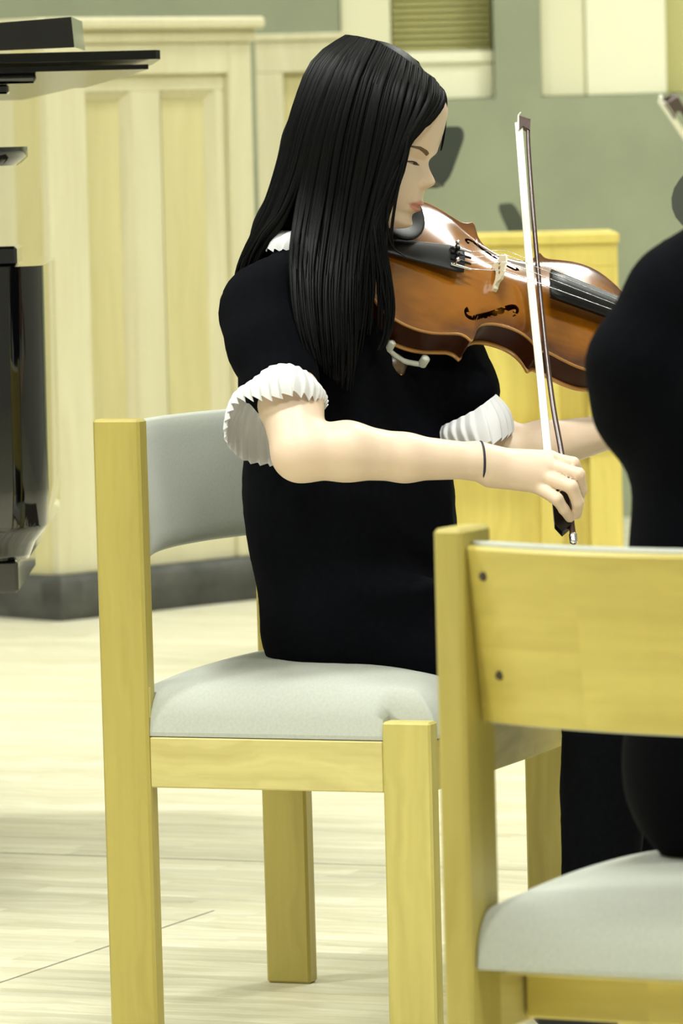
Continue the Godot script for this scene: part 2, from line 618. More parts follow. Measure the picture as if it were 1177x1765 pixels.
# panelled screen that stands cornerwise on a stone kerb
func make_screen() -> void:
	var c := Vector3(-0.661, 0, -13.088)
	var right := Vector3(0.446, 0, -0.47).normalized()
	var left := Vector3(-right.z, 0, right.x) * -1.0
	left = Vector3(-0.70, 0, -0.72).normalized()
	var t := thing("panelled_screen", "tall pale wooden screen with recessed panels, standing cornerwise on a grey stone kerb", "screen")
	t.position = c
	var hgt := 1.405
	var st := 0.105
	var ln := 0.675
	var y0 := st
	# the core behind both faces
	var mb := MB.new()
	var bR := Basis(right, Vector3.UP, right.cross(Vector3.UP))
	var outR := right.cross(Vector3.UP)
	if outR.z < 0:
		outR = -outR
	bR = Basis(right, Vector3.UP, outR)
	var outL := left.cross(Vector3.UP)
	if outL.z < 0:
		outL = -outL
	var bL := Basis(left, Vector3.UP, outL)
	# right face: board lies 2.5 cm back; stiles, rails stand proud
	var put := func(m: MB, b: Basis, u0: float, u1: float, v0: float, v1: float, d0: float, d1: float, bev: float) -> void:
		m.box(Transform3D(b, b * Vector3((u0 + u1) * 0.5, (v0 + v1) * 0.5, (d0 + d1) * 0.5)), Vector3(u1 - u0, v1 - v0, d1 - d0), bev)
	put.call(mb, bR, 0.0, ln, y0, hgt, -0.12, -0.03, 0.0)
	part("backing_board", mb, M.cream_panel, t)
	var px := func(p: float) -> float:
		return (p - 110.0) / (455.0 - 110.0) * ln
	var parts := [["corner_stile", 0.0, px.call(160.0)], ["stile", px.call(250.0), px.call(302.0)], ["stile", px.call(396.0), px.call(414.0)]]
	for q in parts:
		mb = MB.new()
		put.call(mb, bR, q[1], q[2], y0 + 0.10, hgt - 0.165, -0.03, -0.004, 0.003)
		part(q[0], mb, M.cream_up, t)
	# outer frame stands further out
	mb = MB.new()
	put.call(mb, bR, px.call(414.0), ln, y0, hgt - 0.05, -0.03, 0.012, 0.004)
	part("frame_post", mb, M.cream_up, t)
	mb = MB.new()
	put.call(mb, bR, 0.0, px.call(414.0), hgt - 0.125, hgt - 0.05, -0.03, 0.012, 0.004)
	part("frieze", mb, M.cream_up, t)
	mb = MB.new()
	put.call(mb, bR, 0.0, px.call(414.0), hgt - 0.165, hgt - 0.125, -0.03, -0.004, 0.003)
	part("top_rail", mb, M.cream_up, t)
	mb = MB.new()
	put.call(mb, bR, 0.0, px.call(414.0), y0, y0 + 0.10, -0.03, -0.004, 0.003)
	part("bottom_rail", mb, M.cream_up, t)
	# recessed panels with a splayed moulding on the sides
	for q in [[160.0, 250.0], [302.0, 396.0]]:
		var u0: float = px.call(q[0])
		var u1: float = px.call(q[1])
		mb = MB.new()
		put.call(mb, bR, u0 + 0.018, u1 - 0.018, y0 + 0.12, hgt - 0.185, -0.03, -0.024, 0.003)
		var pn := part("panel", mb, M.cream_panel, t)
		mb = MB.new()
		var v0 := y0 + 0.10
		var v1 := hgt - 0.165
		for e in [[u0, 0.02], [u1, -0.02]]:
			var a := bR * Vector3(e[0], v0, -0.005)
			var b := bR * Vector3(e[0] + e[1], v0 + 0.02, -0.026)
			var d := bR * Vector3(e[0] + e[1], v1 - 0.02, -0.026)
			var f := bR * Vector3(e[0], v1, -0.005)
			mb.fquad(a, b, d, f, bR * Vector3(e[0], 0.6, -0.2))
		for e in [[v1, -0.02], [v0, 0.02]]:
			mb.fquad(bR * Vector3(u0, e[0], -0.005), bR * Vector3(u0 + 0.02, e[0] + e[1], -0.026), bR * Vector3(u1 - 0.02, e[0] + e[1], -0.026), bR * Vector3(u1, e[0], -0.005), bR * Vector3(0.3, e[0], -0.2))
		part("moulding", mb, M.cream_up, pn)
	# left face: plain boards
	for k in 6:
		mb = MB.new()
		put.call(mb, bL, k * 0.2 + 0.001, k * 0.2 + 0.199, y0, hgt - 0.05, -0.12, 0.0, 0.004)
		part("face_board", mb, M.cream_up, t)
	# cap moulding on top, following both faces
	mb = MB.new()
	put.call(mb, bR, -0.02, ln + 0.022, hgt - 0.018, hgt + 0.012, -0.14, 0.045, 0.008)
	put.call(mb, bR, -0.01, ln + 0.01, hgt - 0.05, hgt - 0.018, -0.13, 0.022, 0.006)
	put.call(mb, bL, -0.02, 1.2, hgt - 0.018, hgt + 0.012, -0.14, 0.045, 0.008)
	put.call(mb, bL, -0.01, 1.2, hgt - 0.05, hgt - 0.018, -0.13, 0.022, 0.006)
	part("cap_moulding", mb, M.cream_up, t)
	# stone kerb, rough
	mb = MB.new()
	rng.seed = 3
	var rows := []
	var path := []
	for k in 13:
		path.append([left, outL, 1.2 - k * 0.1])
	for k in 13:
		path.append([right, outR, k * 0.06])
	for q in path:
		var along: Vector3 = q[0]
		var out_: Vector3 = q[1]
		var corner: bool = q[2] < 0.001
		if corner:
			out_ = (outL + outR).normalized() * 1.3
		var p: Vector3 = along * q[2]
		var j := rng.randf_range(-0.004, 0.004)
		rows.append(PackedVector3Array([p + out_ * (0.02 + j) + Vector3(0, -0.002, 0), p + out_ * (0.034 + j) + Vector3(0, 0.03, 0), p + out_ * (0.036 + j) + Vector3(0, 0.085 + j, 0), p + out_ * (0.026 + j) + Vector3(0, st + j * 0.4, 0), p + out_ * -0.03 + Vector3(0, st + 0.002, 0), p + out_ * -0.12 + Vector3(0, st, 0)]))
	mb.sheet(rows, false, [], [], false)
	var chk := mb.n[mb.n.size() / 2 + 2]
	if chk.z < 0:
		for k in mb.n.size():
			mb.n[k] = -mb.n[k]
		for k in range(0, mb.idx.size(), 3):
			var s := mb.idx[k]
			mb.idx[k] = mb.idx[k + 1]
			mb.idx[k + 1] = s
	part("stone_kerb", mb, M.stone, t, "rough grey stone kerb")
	# a second, lower length of panelling further back
	var u := thing("low_panelling", "pale wooden panelling behind the girl's head, lower and farther back than the cornered screen", "panelling")
	var l0 := at(440, 55, 15.0)
	var l1 := at(600, 50, 15.0)
	u.position = Vector3(l0.x, 0, -15.0)
	mb = MB.new()
	bx(mb, Vector3(0, 0, -0.1), Vector3(0.25, l0.y, -0.03))
	part("backing_board", mb, M.cream_panel, u)
	for q in [[0.0, 0.075], [0.19, 0.25]]:
		mb = MB.new()
		bx(mb, Vector3(q[0], 0, -0.03), Vector3(q[1], l0.y - 0.105, -0.004), 0.003)
		part("stile", mb, M.cream_up, u)
	mb = MB.new()
	bx(mb, Vector3(0, l0.y - 0.105, -0.03), Vector3(0.25, l0.y - 0.02, -0.004), 0.003)
	part("top_rail", mb, M.cream_up, u)
	mb = MB.new()
	bx(mb, Vector3(-0.005, l0.y - 0.02, -0.11), Vector3(0.255, l0.y, 0.004), 0.003)
	part("cap_moulding", mb, M.cream_up, u)

# ---- the chairs: local x forward, y up, z to the sitter's right ----
const CW := 0.555
const CD := 0.4418
const PA := 0.0636
const PB := 0.028
const HT := 0.7945
const HR := 0.3945
const HB := 0.3303
func make_chair(label: String) -> Node3D:
	var t := thing("wooden_chair", label, "chair", "pale wooden chairs with grey cushions")
	var hw := CW * 0.5
	for s in [1, -1]:
		var mb := MB.new()
		var sh := Basis(Vector3(1, 0, 0), Vector3(-0.004, 1, 0), Vector3(0, 0, 1))
		mb.box(Transform3D(sh, Vector3(PA * 0.5 + 0.0005, HT * 0.5, s * (hw - PB * 0.5))), Vector3(PA, HT, PB), 0.0035)
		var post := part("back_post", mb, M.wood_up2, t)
		mb = MB.new()
		bx(mb, Vector3(PA - 0.001, 0.418, s * (hw - 0.009) - 0.0025), Vector3(PA + 0.0012, 0.457, s * (hw - 0.009) + 0.0025), 0.0008)
		part("slot_plug", mb, M.wood_up, post)
		mb = MB.new()
		bx(mb, Vector3(CD - PA, 0, s * hw - (PB if s > 0 else 0.0)), Vector3(CD, 0.419, s * hw + (0.0 if s > 0 else PB)), 0.003)
		part("front_leg", mb, M.wood_up, t)
		mb = MB.new()
		bx(mb, Vector3(PA, HB, s * (hw - 0.004) - (0.022 if s > 0 else 0.0)), Vector3(CD - PA, HR, s * (hw - 0.004) + (0.0 if s > 0 else 0.022)), 0.002)
		part("side_rail", mb, M.wood_flat, t)
	var mz := grain_rail()
	var mb2 := MB.new()
	bx(mb2, Vector3(CD - 0.032, HB, -hw + PB), Vector3(CD - 0.006, HR, hw - PB), 0.002)
	part("front_rail", mb2, mz, t)
	mb2 = MB.new()
	bx(mb2, Vector3(0.11, 0.336, -hw + 0.03), Vector3(0.13, 0.380, hw - 0.03), 0.002)
	part("back_rail", mb2, mz, t)
	mb2 = MB.new()
	bx(mb2, Vector3(0.066, HR - 0.012, -hw + PB + 0.002), Vector3(CD - 0.034, HR, hw - PB - 0.002), 0.001)
	part("seat_pan", mb2, M.wood_flat, t)
	# seat cushion: fills the frame, notched round the posts and front legs
	mb2 = MB.new()
	var xa := 0.010
	var xb := CD - 0.003
	var zw := hw - 0.005
	var nz_ := hw - PB - 0.0015
	var xs := [xa]
	for q in [0.003, 0.007, 0.013, 0.021, 0.031, 0.042]:
		xs.append(xa + q)
	xs.append(PA + 0.001)
	for q in [0.003, 0.008, 0.015, 0.024, 0.036]:
		xs.append(PA + 0.001 + q)
	for k in 12:
		xs.append(lerpf(PA + 0.055, CD - PA - 0.02, k / 11.0))
	xs.append(CD - PA - 0.001)
	for q in [0.042, 0.031, 0.021, 0.013, 0.007, 0.003, 0.0]:
		xs.append(xb - q)
	var zs := []
	for q in [0.0, 0.003, 0.007, 0.013, 0.019]:
		zs.append(-zw + q)
	zs.append(-nz_)
	for q in [0.003, 0.008, 0.015, 0.025, 0.04]:
		zs.append(-nz_ + q)
	for k in 22:
		zs.append(lerpf(-nz_ + 0.055, nz_ - 0.055, k / 21.0))
	for k in range(10, -1, -1):
		zs.append(-zs[k])
	var hgt := func(x: float, z: float) -> float:
		var d := minf(minf(x - xa, xb - x), zw - absf(z))
		d = minf(d, Vector2(maxf(CD - PA - x, 0.0), maxf(nz_ - absf(z), 0.0)).length() * 1.8 + 0.002)
		var e := clampf(1.0 - d / 0.048, 0.0, 1.0)
		var u := (x - xa) / (xb - xa) * 2.0 - 1.0
		var w2 := z / zw
		return HR + 0.006 + 0.052 * sqrt(1.0 - e * e) + 0.034 * (1.0 - u * u) * (1.0 - pow(absf(w2), 2.2))
	var ok := func(a: int, b: int) -> bool:
		if a < 0 or b < 0 or a >= xs.size() - 1 or b >= zs.size() - 1:
			return false
		var cx: float = (xs[a] + xs[a + 1]) * 0.5
		var cz: float = absf(zs[b] + zs[b + 1]) * 0.5
		return cz < nz_ or (cx > PA + 0.001 and cx < CD - PA - 0.001)
	var base := mb2.v.size()
	for a in xs.size():
		for b in zs.size():
			var p := Vector3(xs[a], hgt.call(xs[a], zs[b]), zs[b])
			var e := 0.0006
			var gx: float = (hgt.call(xs[a] + e, zs[b]) - hgt.call(xs[a] - e, zs[b])) / (2.0 * e)
			var gz: float = (hgt.call(xs[a], zs[b] + e) - hgt.call(xs[a], zs[b] - e)) / (2.0 * e)
			mb2.v.append(p)
			mb2.n.append(Vector3(-clampf(gx, -4, 4), 1, -clampf(gz, -4, 4)).normalized())
			mb2.c.append(Color.WHITE)
	for a in xs.size() - 1:
		for b in zs.size() - 1:
			if not ok.call(a, b):
				continue
			var i0 := base + a * zs.size() + b
			var i1 := i0 + zs.size()
			mb2.idx.append_array([i0, i1, i1 + 1, i0, i1 + 1, i0 + 1])
			for q in [[-1, 0, i0, i0 + 1], [1, 0, i1, i1 + 1], [0, -1, i0, i1], [0, 1, i0 + 1, i1 + 1]]:
				if not ok.call(a + q[0], b + q[1]):
					var p0 := mb2.v[q[2]]
					var p1 := mb2.v[q[3]]
					var m := (p0 + p1) * 0.5 - Vector3(q[0], 0, q[1]) * 0.02
					mb2.fquad(p0, p1, Vector3(p1.x, HR + 0.001, p1.z), Vector3(p0.x, HR + 0.001, p0.z), Vector3(m.x, HR + 0.02, m.z))
	part("seat_cushion", mb2, M.cushion, t, "domed grey fabric seat cushion")
	# curved backrest: a bent board with a cushion on its front
	var board := MB.new()
	var pad := MB.new()
	var fr := []
	var pr := []
	var hb := []
	var hp := []
	var y0 := 0.618
	var y1 := HT - 0.016
	for k in 33:
		var s := -1.0 + 2.0 * k / 32.0
		var z := s * (hw - PB - 0.001)
		var bow_ := -0.06 * (1.0 - s * s)
		var row := PackedVector3Array()
		var prow := PackedVector3Array()
		for q in [[0, y0], [0, y1 - 0.003], [0.003, y1], [0.010, y1], [0.012, y1 - 0.003], [0.012, y0 + 0.003], [0.010, y0], [0.002, y0]]:
			var lean: float = 0.034 - 0.026 * (q[1] - y0) / (y1 - y0)
			row.append(Vector3(lean + bow_ + q[0], q[1], z))
		var edge := pow(maxf(1.0 - pow(absf(s), 14.0), 0.0), 0.5)
		for j in 18:
			var an := TAU * j / 18.0
			var vy := signf(sin(an)) * pow(absf(sin(an)), 0.35)
			var vx := signf(cos(an)) * pow(absf(cos(an)), 0.6)
			var y := (y0 + y1) * 0.5 + vy * (y1 - y0) * 0.5 + 0.004 * vy
			var lean2 := 0.034 - 0.026 * (y - y0) / (y1 - y0)
			prow.append(Vector3(lean2 + bow_ + 0.0125 + (vx * 0.5 + 0.5) * (0.006 + 0.022 * edge * (1.0 - 0.35 * vy * vy)), y, z))
		fr.append(row)
		pr.append(prow)
		hb.append(Vector3(0.027 + bow_, (y0 + y1) * 0.5, z))
		hp.append(Vector3(0.045 + bow_, (y0 + y1) * 0.5, z))
	# board with crisp edges: flat quads
	for k in 32:
		for j in 8:
			var j1 := (j + 1) % 8
			var ins: Vector3 = (hb[k] + hb[k + 1]) * 0.5
			ins.y = clampf(fr[k][j].y, y0 + 0.004, y1 - 0.004)
			board.fquad(fr[k][j], fr[k][j1], fr[k + 1][j1], fr[k + 1][j], ins)
	var bo := part("back_board", board, M.wood_back_z, t, "bent wooden backrest board")
	pad.sheet(pr, true, [], hp)
	part("back_cushion", pad, M.cushion, t, "grey padded backrest")
	for s in [-1, 1]:
		for y in [0.662, 0.752]:
			var sc := MB.new()
			var lean3: float = 0.034 - 0.026 * (y - y0) / (y1 - y0)
			var z: float = s * (hw - PB - 0.0195 - (0.009 if y < 0.7 else 0.0))
			var ss: float = z / (hw - PB)
			var xx: float = lean3 - 0.06 * (1.0 - ss * ss)
			sc.tube([Vector3(xx - 0.0008, y, z), Vector3(xx + 0.004, y, z)], [0.0042, 0.0042], 12)
			part("screw", sc, M.screw, bo)
	return t

func grain_rail() -> StandardMaterial3D:
	return M.wood_back_z

func make_lectern() -> void:
	var z := 11.5
	var t := thing("wooden_lectern", "yellow wooden lectern with recessed panels standing behind the violin", "lectern")
	var x0 := at(690, 400, z).x
	var x1 := at(1066, 398, z).x
	var top := at(940, 400, z).y
	t.position = Vector3(x0, 0, -z)
	var w := x1 - x0
	var px := func(p: float) -> float:
		return (p - 690.0) / (1066.0 - 690.0) * w
	var mb := MB.new()
	bx(mb, Vector3(0.002, 0, -0.36), Vector3(w - 0.002, top - 0.02, -0.035))
	part("body", mb, M.lectern, t)
	for q in [[0.0, px.call(735.0)], [px.call(925.0), px.call(962.0)], [px.call(1010.0), w]]:
		mb = MB.new()
		bx(mb, Vector3(q[0], 0, -0.035), Vector3(q[1], top - 0.045, 0), 0.003)
		part("stile", mb, M.lectern, t)
	mb = MB.new()
	bx(mb, Vector3(0, top - 0.07, -0.035), Vector3(w, top - 0.022, 0.001), 0.003)
	part("top_rail", mb, M.lectern, t)
	var my := at(940, 728, z).y
	mb = MB.new()
	bx(mb, Vector3(px.call(735.0), my - 0.055, -0.035), Vector3(w, my, 0.006), 0.003)
	part("middle_rail", mb, M.lectern, t)
	mb = MB.new()
	bx(mb, Vector3(0, 0, -0.035), Vector3(w, 0.1, 0.001), 0.003)
	part("bottom_rail", mb, M.lectern, t)
	mb = MB.new()
	bx(mb, Vector3(-0.004, top - 0.022, -0.37), Vector3(w + 0.004, top, 0.006), 0.003)
	part("top_board", mb, M.lectern, t)

# desk: centre, half sizes, basis; a pole down to a tripod
func music_stand(label: String, cen: Vector3, bs: Basis, wid: float, hgt: float) -> void:
	var t := thing("music_stand", label, "music stand", "dark music stands")
	t.position = Vector3(cen.x, 0, cen.z)
	var mb := MB.new()
	var c := Vector3(0, cen.y, 0)
	# plate with rounded corners
	var ring := []
	var rr := 0.035
	for q in [[1, 1], [-1, 1], [-1, -1], [1, -1]]:
		var a0: float = {Vector2i(1, 1): 0.0, Vector2i(-1, 1): PI / 2, Vector2i(-1, -1): PI, Vector2i(1, -1): PI * 1.5}[Vector2i(q[0], q[1])]
		for k in 6:
			var a := a0 + PI / 2 * k / 5.0
			ring.append(Vector2(q[0] * (wid * 0.5 - rr) + cos(a) * rr, q[1] * (hgt * 0.5 - rr) + sin(a) * rr))
	for s in [-1, 1]:
		for k in ring.size():
			var p: Vector2 = ring[k]
			var q: Vector2 = ring[(k + 1) % ring.size()]
			mb.ftri(c + bs * Vector3(0, 0, s * 0.0015), c + bs * Vector3(p.x, p.y, s * 0.0015), c + bs * Vector3(q.x, q.y, s * 0.0015), c)
			if s > 0:
				mb.fquad(c + bs * Vector3(p.x, p.y, 0.0015), c + bs * Vector3(q.x, q.y, 0.0015), c + bs * Vector3(q.x, q.y, -0.0015), c + bs * Vector3(p.x, p.y, -0.0015), c)
	mb.box(Transform3D(bs, c + bs * Vector3(0, -hgt * 0.5 + 0.004, 0.025)), Vector3(wid * 0.96, 0.004, 0.05), 0.001)
	part("desk", mb, M.stand, t)
	mb = MB.new()
	var back := c + bs * Vector3(0, -0.04, -0.02)
	mb.tube([back, Vector3(back.x, cen.y - 0.14, back.z), Vector3(back.x, 0.30, back.z)], [0.011, 0.011, 0.011], 12)
	mb.tube([back + Vector3(0, -0.02, 0), back + Vector3(0, 0.03, 0)], [0.02, 0.02], 12)
	part("pole", mb, M.stand, t)
	for k in 3:
		var an := TAU * k / 3.0 + 0.4
		mb = MB.new()
		mb.tube([Vector3(back.x, 0.32, back.z), Vector3(back.x + cos(an) * 0.12, 0.14, back.z + sin(an) * 0.12), Vector3(back.x + cos(an) * 0.26, 0.008, back.z + sin(an) * 0.26)], [0.008, 0.008, 0.008], 8)
		part("leg", mb, M.stand, t)

func make_piano() -> void:
	var t := thing("grand_piano", "glossy black grand piano cut off by the frame beside the pale screen", "piano")
	t.position = Vector3(-0.42, 0, -8.0)
	# case: outline in plan (x to the right is 0), rounded at the corner we see
	var prof := [Vector2(0.0, 0.963), Vector2(-0.001, 0.64), Vector2(-0.004, 0.588), Vector2(-0.010, 0.579), Vector2(-0.024, 0.562), Vector2(-0.031, 0.545), Vector2(-0.034, 0.538), Vector2(-0.12, 0.535)]
	var mb := MB.new()
	var plan := []
	for k in 14:
		var a := PI / 2 * k / 13.0
		plan.append(Vector2(-0.055 + sin(a) * 0.055, 0.0 - 0.055 + cos(a) * 0.055))
	plan.append(Vector2(0.0, -0.40))
	for k in 12:
		var f := (k + 1) / 12.0
		plan.append(Vector2(-0.25 * f * f * (3 - 2 * f), -0.4 - 1.0 * f))
	plan.append(Vector2(-1.5, -1.5))
	plan.push_front(Vector2(-1.5, 0.0))
	var rows := []
	var hubs := []
	for q in plan:
		var row := PackedVector3Array()
		for p in prof:
			row.append(Vector3(q.x + p.x * (1.0 if q.x > -1.4 else 0.0), p.y, q.y + (p.x * 0.6 if q.y > -0.06 else 0.0)))
		rows.append(row)
		hubs.append(Vector3(-0.8, 0.75, -0.6))
	mb.sheet(rows, false, [], hubs)
	# top and floor of the case
	for k in range(1, plan.size() - 1):
		var a: Vector2 = plan[0]
		var b: Vector2 = plan[k]
		var d: Vector2 = plan[k + 1]
		mb.ftri(Vector3(a.x, 0.963, a.y), Vector3(b.x, 0.963, b.y), Vector3(d.x, 0.963, d.y), Vector3(-0.8, 0.5, -0.6))
	bx(mb, Vector3(-1.5, 0.535, -1.45), Vector3(-0.1, 0.56, -0.05))
	part("case", mb, M.piano, t)
	mb = MB.new()
	bx(mb, Vector3(-1.45, 0.49, -0.5), Vector3(-0.048, 0.537, -0.03), 0.004)
	part("key_bed", mb, M.piano, t)
	mb = MB.new()
	bx(mb, Vector3(-1.45, 0.9635, -0.16), Vector3(-0.036, 0.992, -0.02), 0.004)
	part("key_block", mb, M.piano, t)
	# music shelf with a rounded end
	mb = MB.new()
	var sy := at(40, 262, 8.05).y
	var sx := at(46, 262, 8.05).x + 0.42
	var ring := []
	for k in 17:
		var a := -PI / 2 + PI * k / 16.0
		ring.append(Vector2(sx - 0.06 + cos(a) * 0.06, -0.11 + sin(a) * 0.09))
	ring.append(Vector2(-1.4, -0.02))
	ring.append(Vector2(-1.4, -0.20))
	rows = []
	hubs = []
	for q in ring:
		rows.append(PackedVector3Array([Vector3(q.x, sy + 0.011, q.y), Vector3(q.x, sy + 0.009, q.y), Vector3(q.x, sy - 0.004, q.y), Vector3(q.x - 0.012, sy - 0.016, q.y)]))
		hubs.append(Vector3(-0.6, sy, -0.11))
	mb.sheet(rows, false, [], hubs)
	for k in range(0, ring.size() - 2):
		for s in [0, 3]:
			mb.ftri(rows[ring.size() - 1][s], rows[k][s], rows[k + 1][s], Vector3(-0.6, sy - 0.003, -0.11))
	part("music_shelf", mb, M.piano, t)
	mb = MB.new()
	for bxp in [sx - 0.25, -1.3]:
		mb = MB.new()
		mb.tube([Vector3(bxp, 0.98, -0.12), Vector3(bxp, sy, -0.12)], [0.012, 0.012], 10)
		part("shelf_bracket", mb, M.piano, t)
	# raised lid: two thin leaves, the front flap folded over them
	mb = MB.new()
	var e0 := at(278, 91, 8.0) - t.position
	var e1 := at(258, 111, 8.05) - t.position
	var lidp := func(m: MB, plan2: Array, off: Vector3, th: float) -> void:
		var cen := Vector3(-0.6, off.y - 0.02, -0.4)
		var lt := []
		var lb := []
		for q in plan2:
			lt.append(Vector3(q[0], off.y + th * 0.5 + q[1] * 0.055, q[1] + off.z))
			lb.append(Vector3(q[0], off.y - th * 0.5 + q[1] * 0.055, q[1] + off.z))
		for k in range(1, plan2.size() - 1):
			m.ftri(lt[0], lt[k], lt[k + 1], cen + Vector3(0, -1, 0))
			m.ftri(lb[0], lb[k], lb[k + 1], cen + Vector3(0, 1, 0))
		for k in plan2.size():
			var k1 := (k + 1) % plan2.size()
			m.fquad(lt[k], lt[k1], lb[k1], lb[k], cen)
	lidp.call(mb, [[-1.6, 0.0], [e0.x - 0.006, 0.0], [e0.x, -0.008], [e0.x - 0.015, -0.12], [e0.x - 0.09, -0.45], [-0.07, -0.9], [-1.6, -0.9]], Vector3(0, e0.y + 0.001, 0), 0.013)
	part("lid", mb, M.piano_lid, t)
	mb = MB.new()
	lidp.call(mb, [[-1.6, 0.0], [e1.x, 0.0], [e1.x - 0.03, -0.12], [e1.x - 0.11, -0.4], [-1.6, -0.4]], Vector3(0, e1.y, -0.05), 0.007)
	part("lid_leaf", mb, M.piano_lid, t)
	mb = MB.new()
	var w0 := at(105, 26, 8.0) - t.position
	var w1 := at(131, 78, 8.0) - t.position
	var w2 := at(0, 46, 8.0) - t.position
	var slope := (w0.y - w2.y) / (w0.x - w2.x)
	var nearr := [Vector3(w1.x, w1.y, 0.01), Vector3(w0.x + 0.017, w0.y, 0.01), Vector3(w0.x - 1.0, w0.y - 0.055, 0.01), Vector3(w0.x - 1.0, w1.y - 0.02, 0.01)]
	var farr := []
	for p in nearr:
		farr.append(p + Vector3(0.0, 0, -0.35))
	var cc: Vector3 = (nearr[0] + nearr[2] + farr[0] + farr[2]) * 0.25
	mb.fquad(nearr[0], nearr[1], nearr[2], nearr[3], cc)
	mb.fquad(farr[0], farr[1], farr[2], farr[3], cc)
	for k in 4:
		mb.fquad(nearr[k], nearr[(k + 1) % 4], farr[(k + 1) % 4], farr[k], cc)
	part("lid_flap", mb, M.piano, t)
	mb = MB.new()
	var r0 := at(60, 130, 8.1) - t.position
	mb.tube([Vector3(r0.x, r0.y, -0.1), Vector3(r0.x - 0.9, r0.y, -0.1)], [0.0085, 0.0085], 16)
	part("lid_rod", mb, M.piano, t)
	mb = MB.new()
	var r1 := at(10, 150, 8.12) - t.position
	bx(mb, r1 + Vector3(-0.02, -0.007, -0.02), r1 + Vector3(0.007, 0.007, 0.02), 0.003)
	part("lid_buffer", mb, M.piano, t)
	mb = MB.new()
	mb.tube([Vector3(-0.9, 0.96, -0.9), Vector3(-0.75, 1.22, -0.6)], [0.01, 0.01], 10)
	part("lid_prop", mb, M.piano, t)
	for p in [Vector3(-0.5, 0, -0.3), Vector3(-1.3, 0, -0.3), Vector3(-0.9, 0, -1.3)]:
		mb = MB.new()
		mb.tube([p + Vector3(0, 0.54, 0), p + Vector3(0, 0.4, 0), p + Vector3(0, 0.12, 0), p + Vector3(0, 0.03, 0)], [0.06, 0.055, 0.035, 0.03], 16)
		part("leg", mb, M.piano, t)

# ---- violin: local x from end button to scroll, y up from the belly, z across to the bass side ----
const VS := 1.13
const VOUT := [[0.0, 0.0], [0.12, 2.4], [0.5, 4.4], [1.2, 6.3], [3.0, 8.9], [5.0, 10.0], [7.2, 10.4], [9.2, 10.2], [11.2, 9.5], [12.6, 9.0], [13.4, 9.15], [14.0, 9.55], [14.25, 9.2], [14.5, 7.9], [15.3, 6.5], [16.6, 5.75], [18.2, 5.5], [19.8, 5.65], [21.0, 6.2], [21.9, 7.1], [22.3, 7.85], [22.55, 8.0], [23.0, 7.55], [23.8, 7.55], [25.2, 7.95], [27.2, 8.35], [29.0, 8.3], [31.0, 7.5], [33.0, 5.9], [34.4, 4.2], [35.2, 2.6], [35.5, 1.5], [35.6, 0.0]]
const VSM := [[0.0, 0.0], [0.5, 4.4], [1.2, 6.3], [3.0, 8.9], [5.0, 10.0], [7.2, 10.4], [9.2, 10.1], [11.2, 9.2], [13.0, 7.8], [15.3, 6.4], [18.2, 5.5], [21.0, 6.0], [23.0, 6.9], [25.2, 7.8], [27.2, 8.35], [29.0, 8.3], [31.0, 7.5], [33.0, 5.9], [34.4, 4.2], [35.2, 2.6], [35.6, 0.0]]
func arch(x: float, z: float, top: bool) -> float:
	var sm := curve(VSM, x)
	var r := clampf(absf(z) / maxf(sm, 0.3), 0.0, 1.0)
	var lon := pow(sin(PI * clampf(x / 35.6, 0.0, 1.0)), 0.55)
	return (1.5 if top else 1.4) * lon * pow(1.0 - r * r, 1.5)

func vcol(x: float, z: float, nz_: FastNoiseLite) -> Color:
	# antique varnish: worn amber in the middle, darker red brown at the rim
	var hw := maxf(curve(VOUT, x), 0.2)
	var r := clampf(absf(z) / hw, 0.0, 1.0)
	var e := maxf(r, absf(x - 17.8) / 17.8 * 0.93)
	var t := smoothstep(0.45, 1.0, e) * 0.75 + smoothstep(15.0, 25.0, x) * 0.25 - nz_.get_noise_2d(x * 6.0, z * 9.0) * 0.45 + nz_.get_noise_2d(x * 2.0, z * 60.0) * 0.08
	t = clampf(t, 0.0, 1.0)
	return Color(0.32, 0.112, 0.009).lerp(Color(0.065, 0.016, 0.004), t)

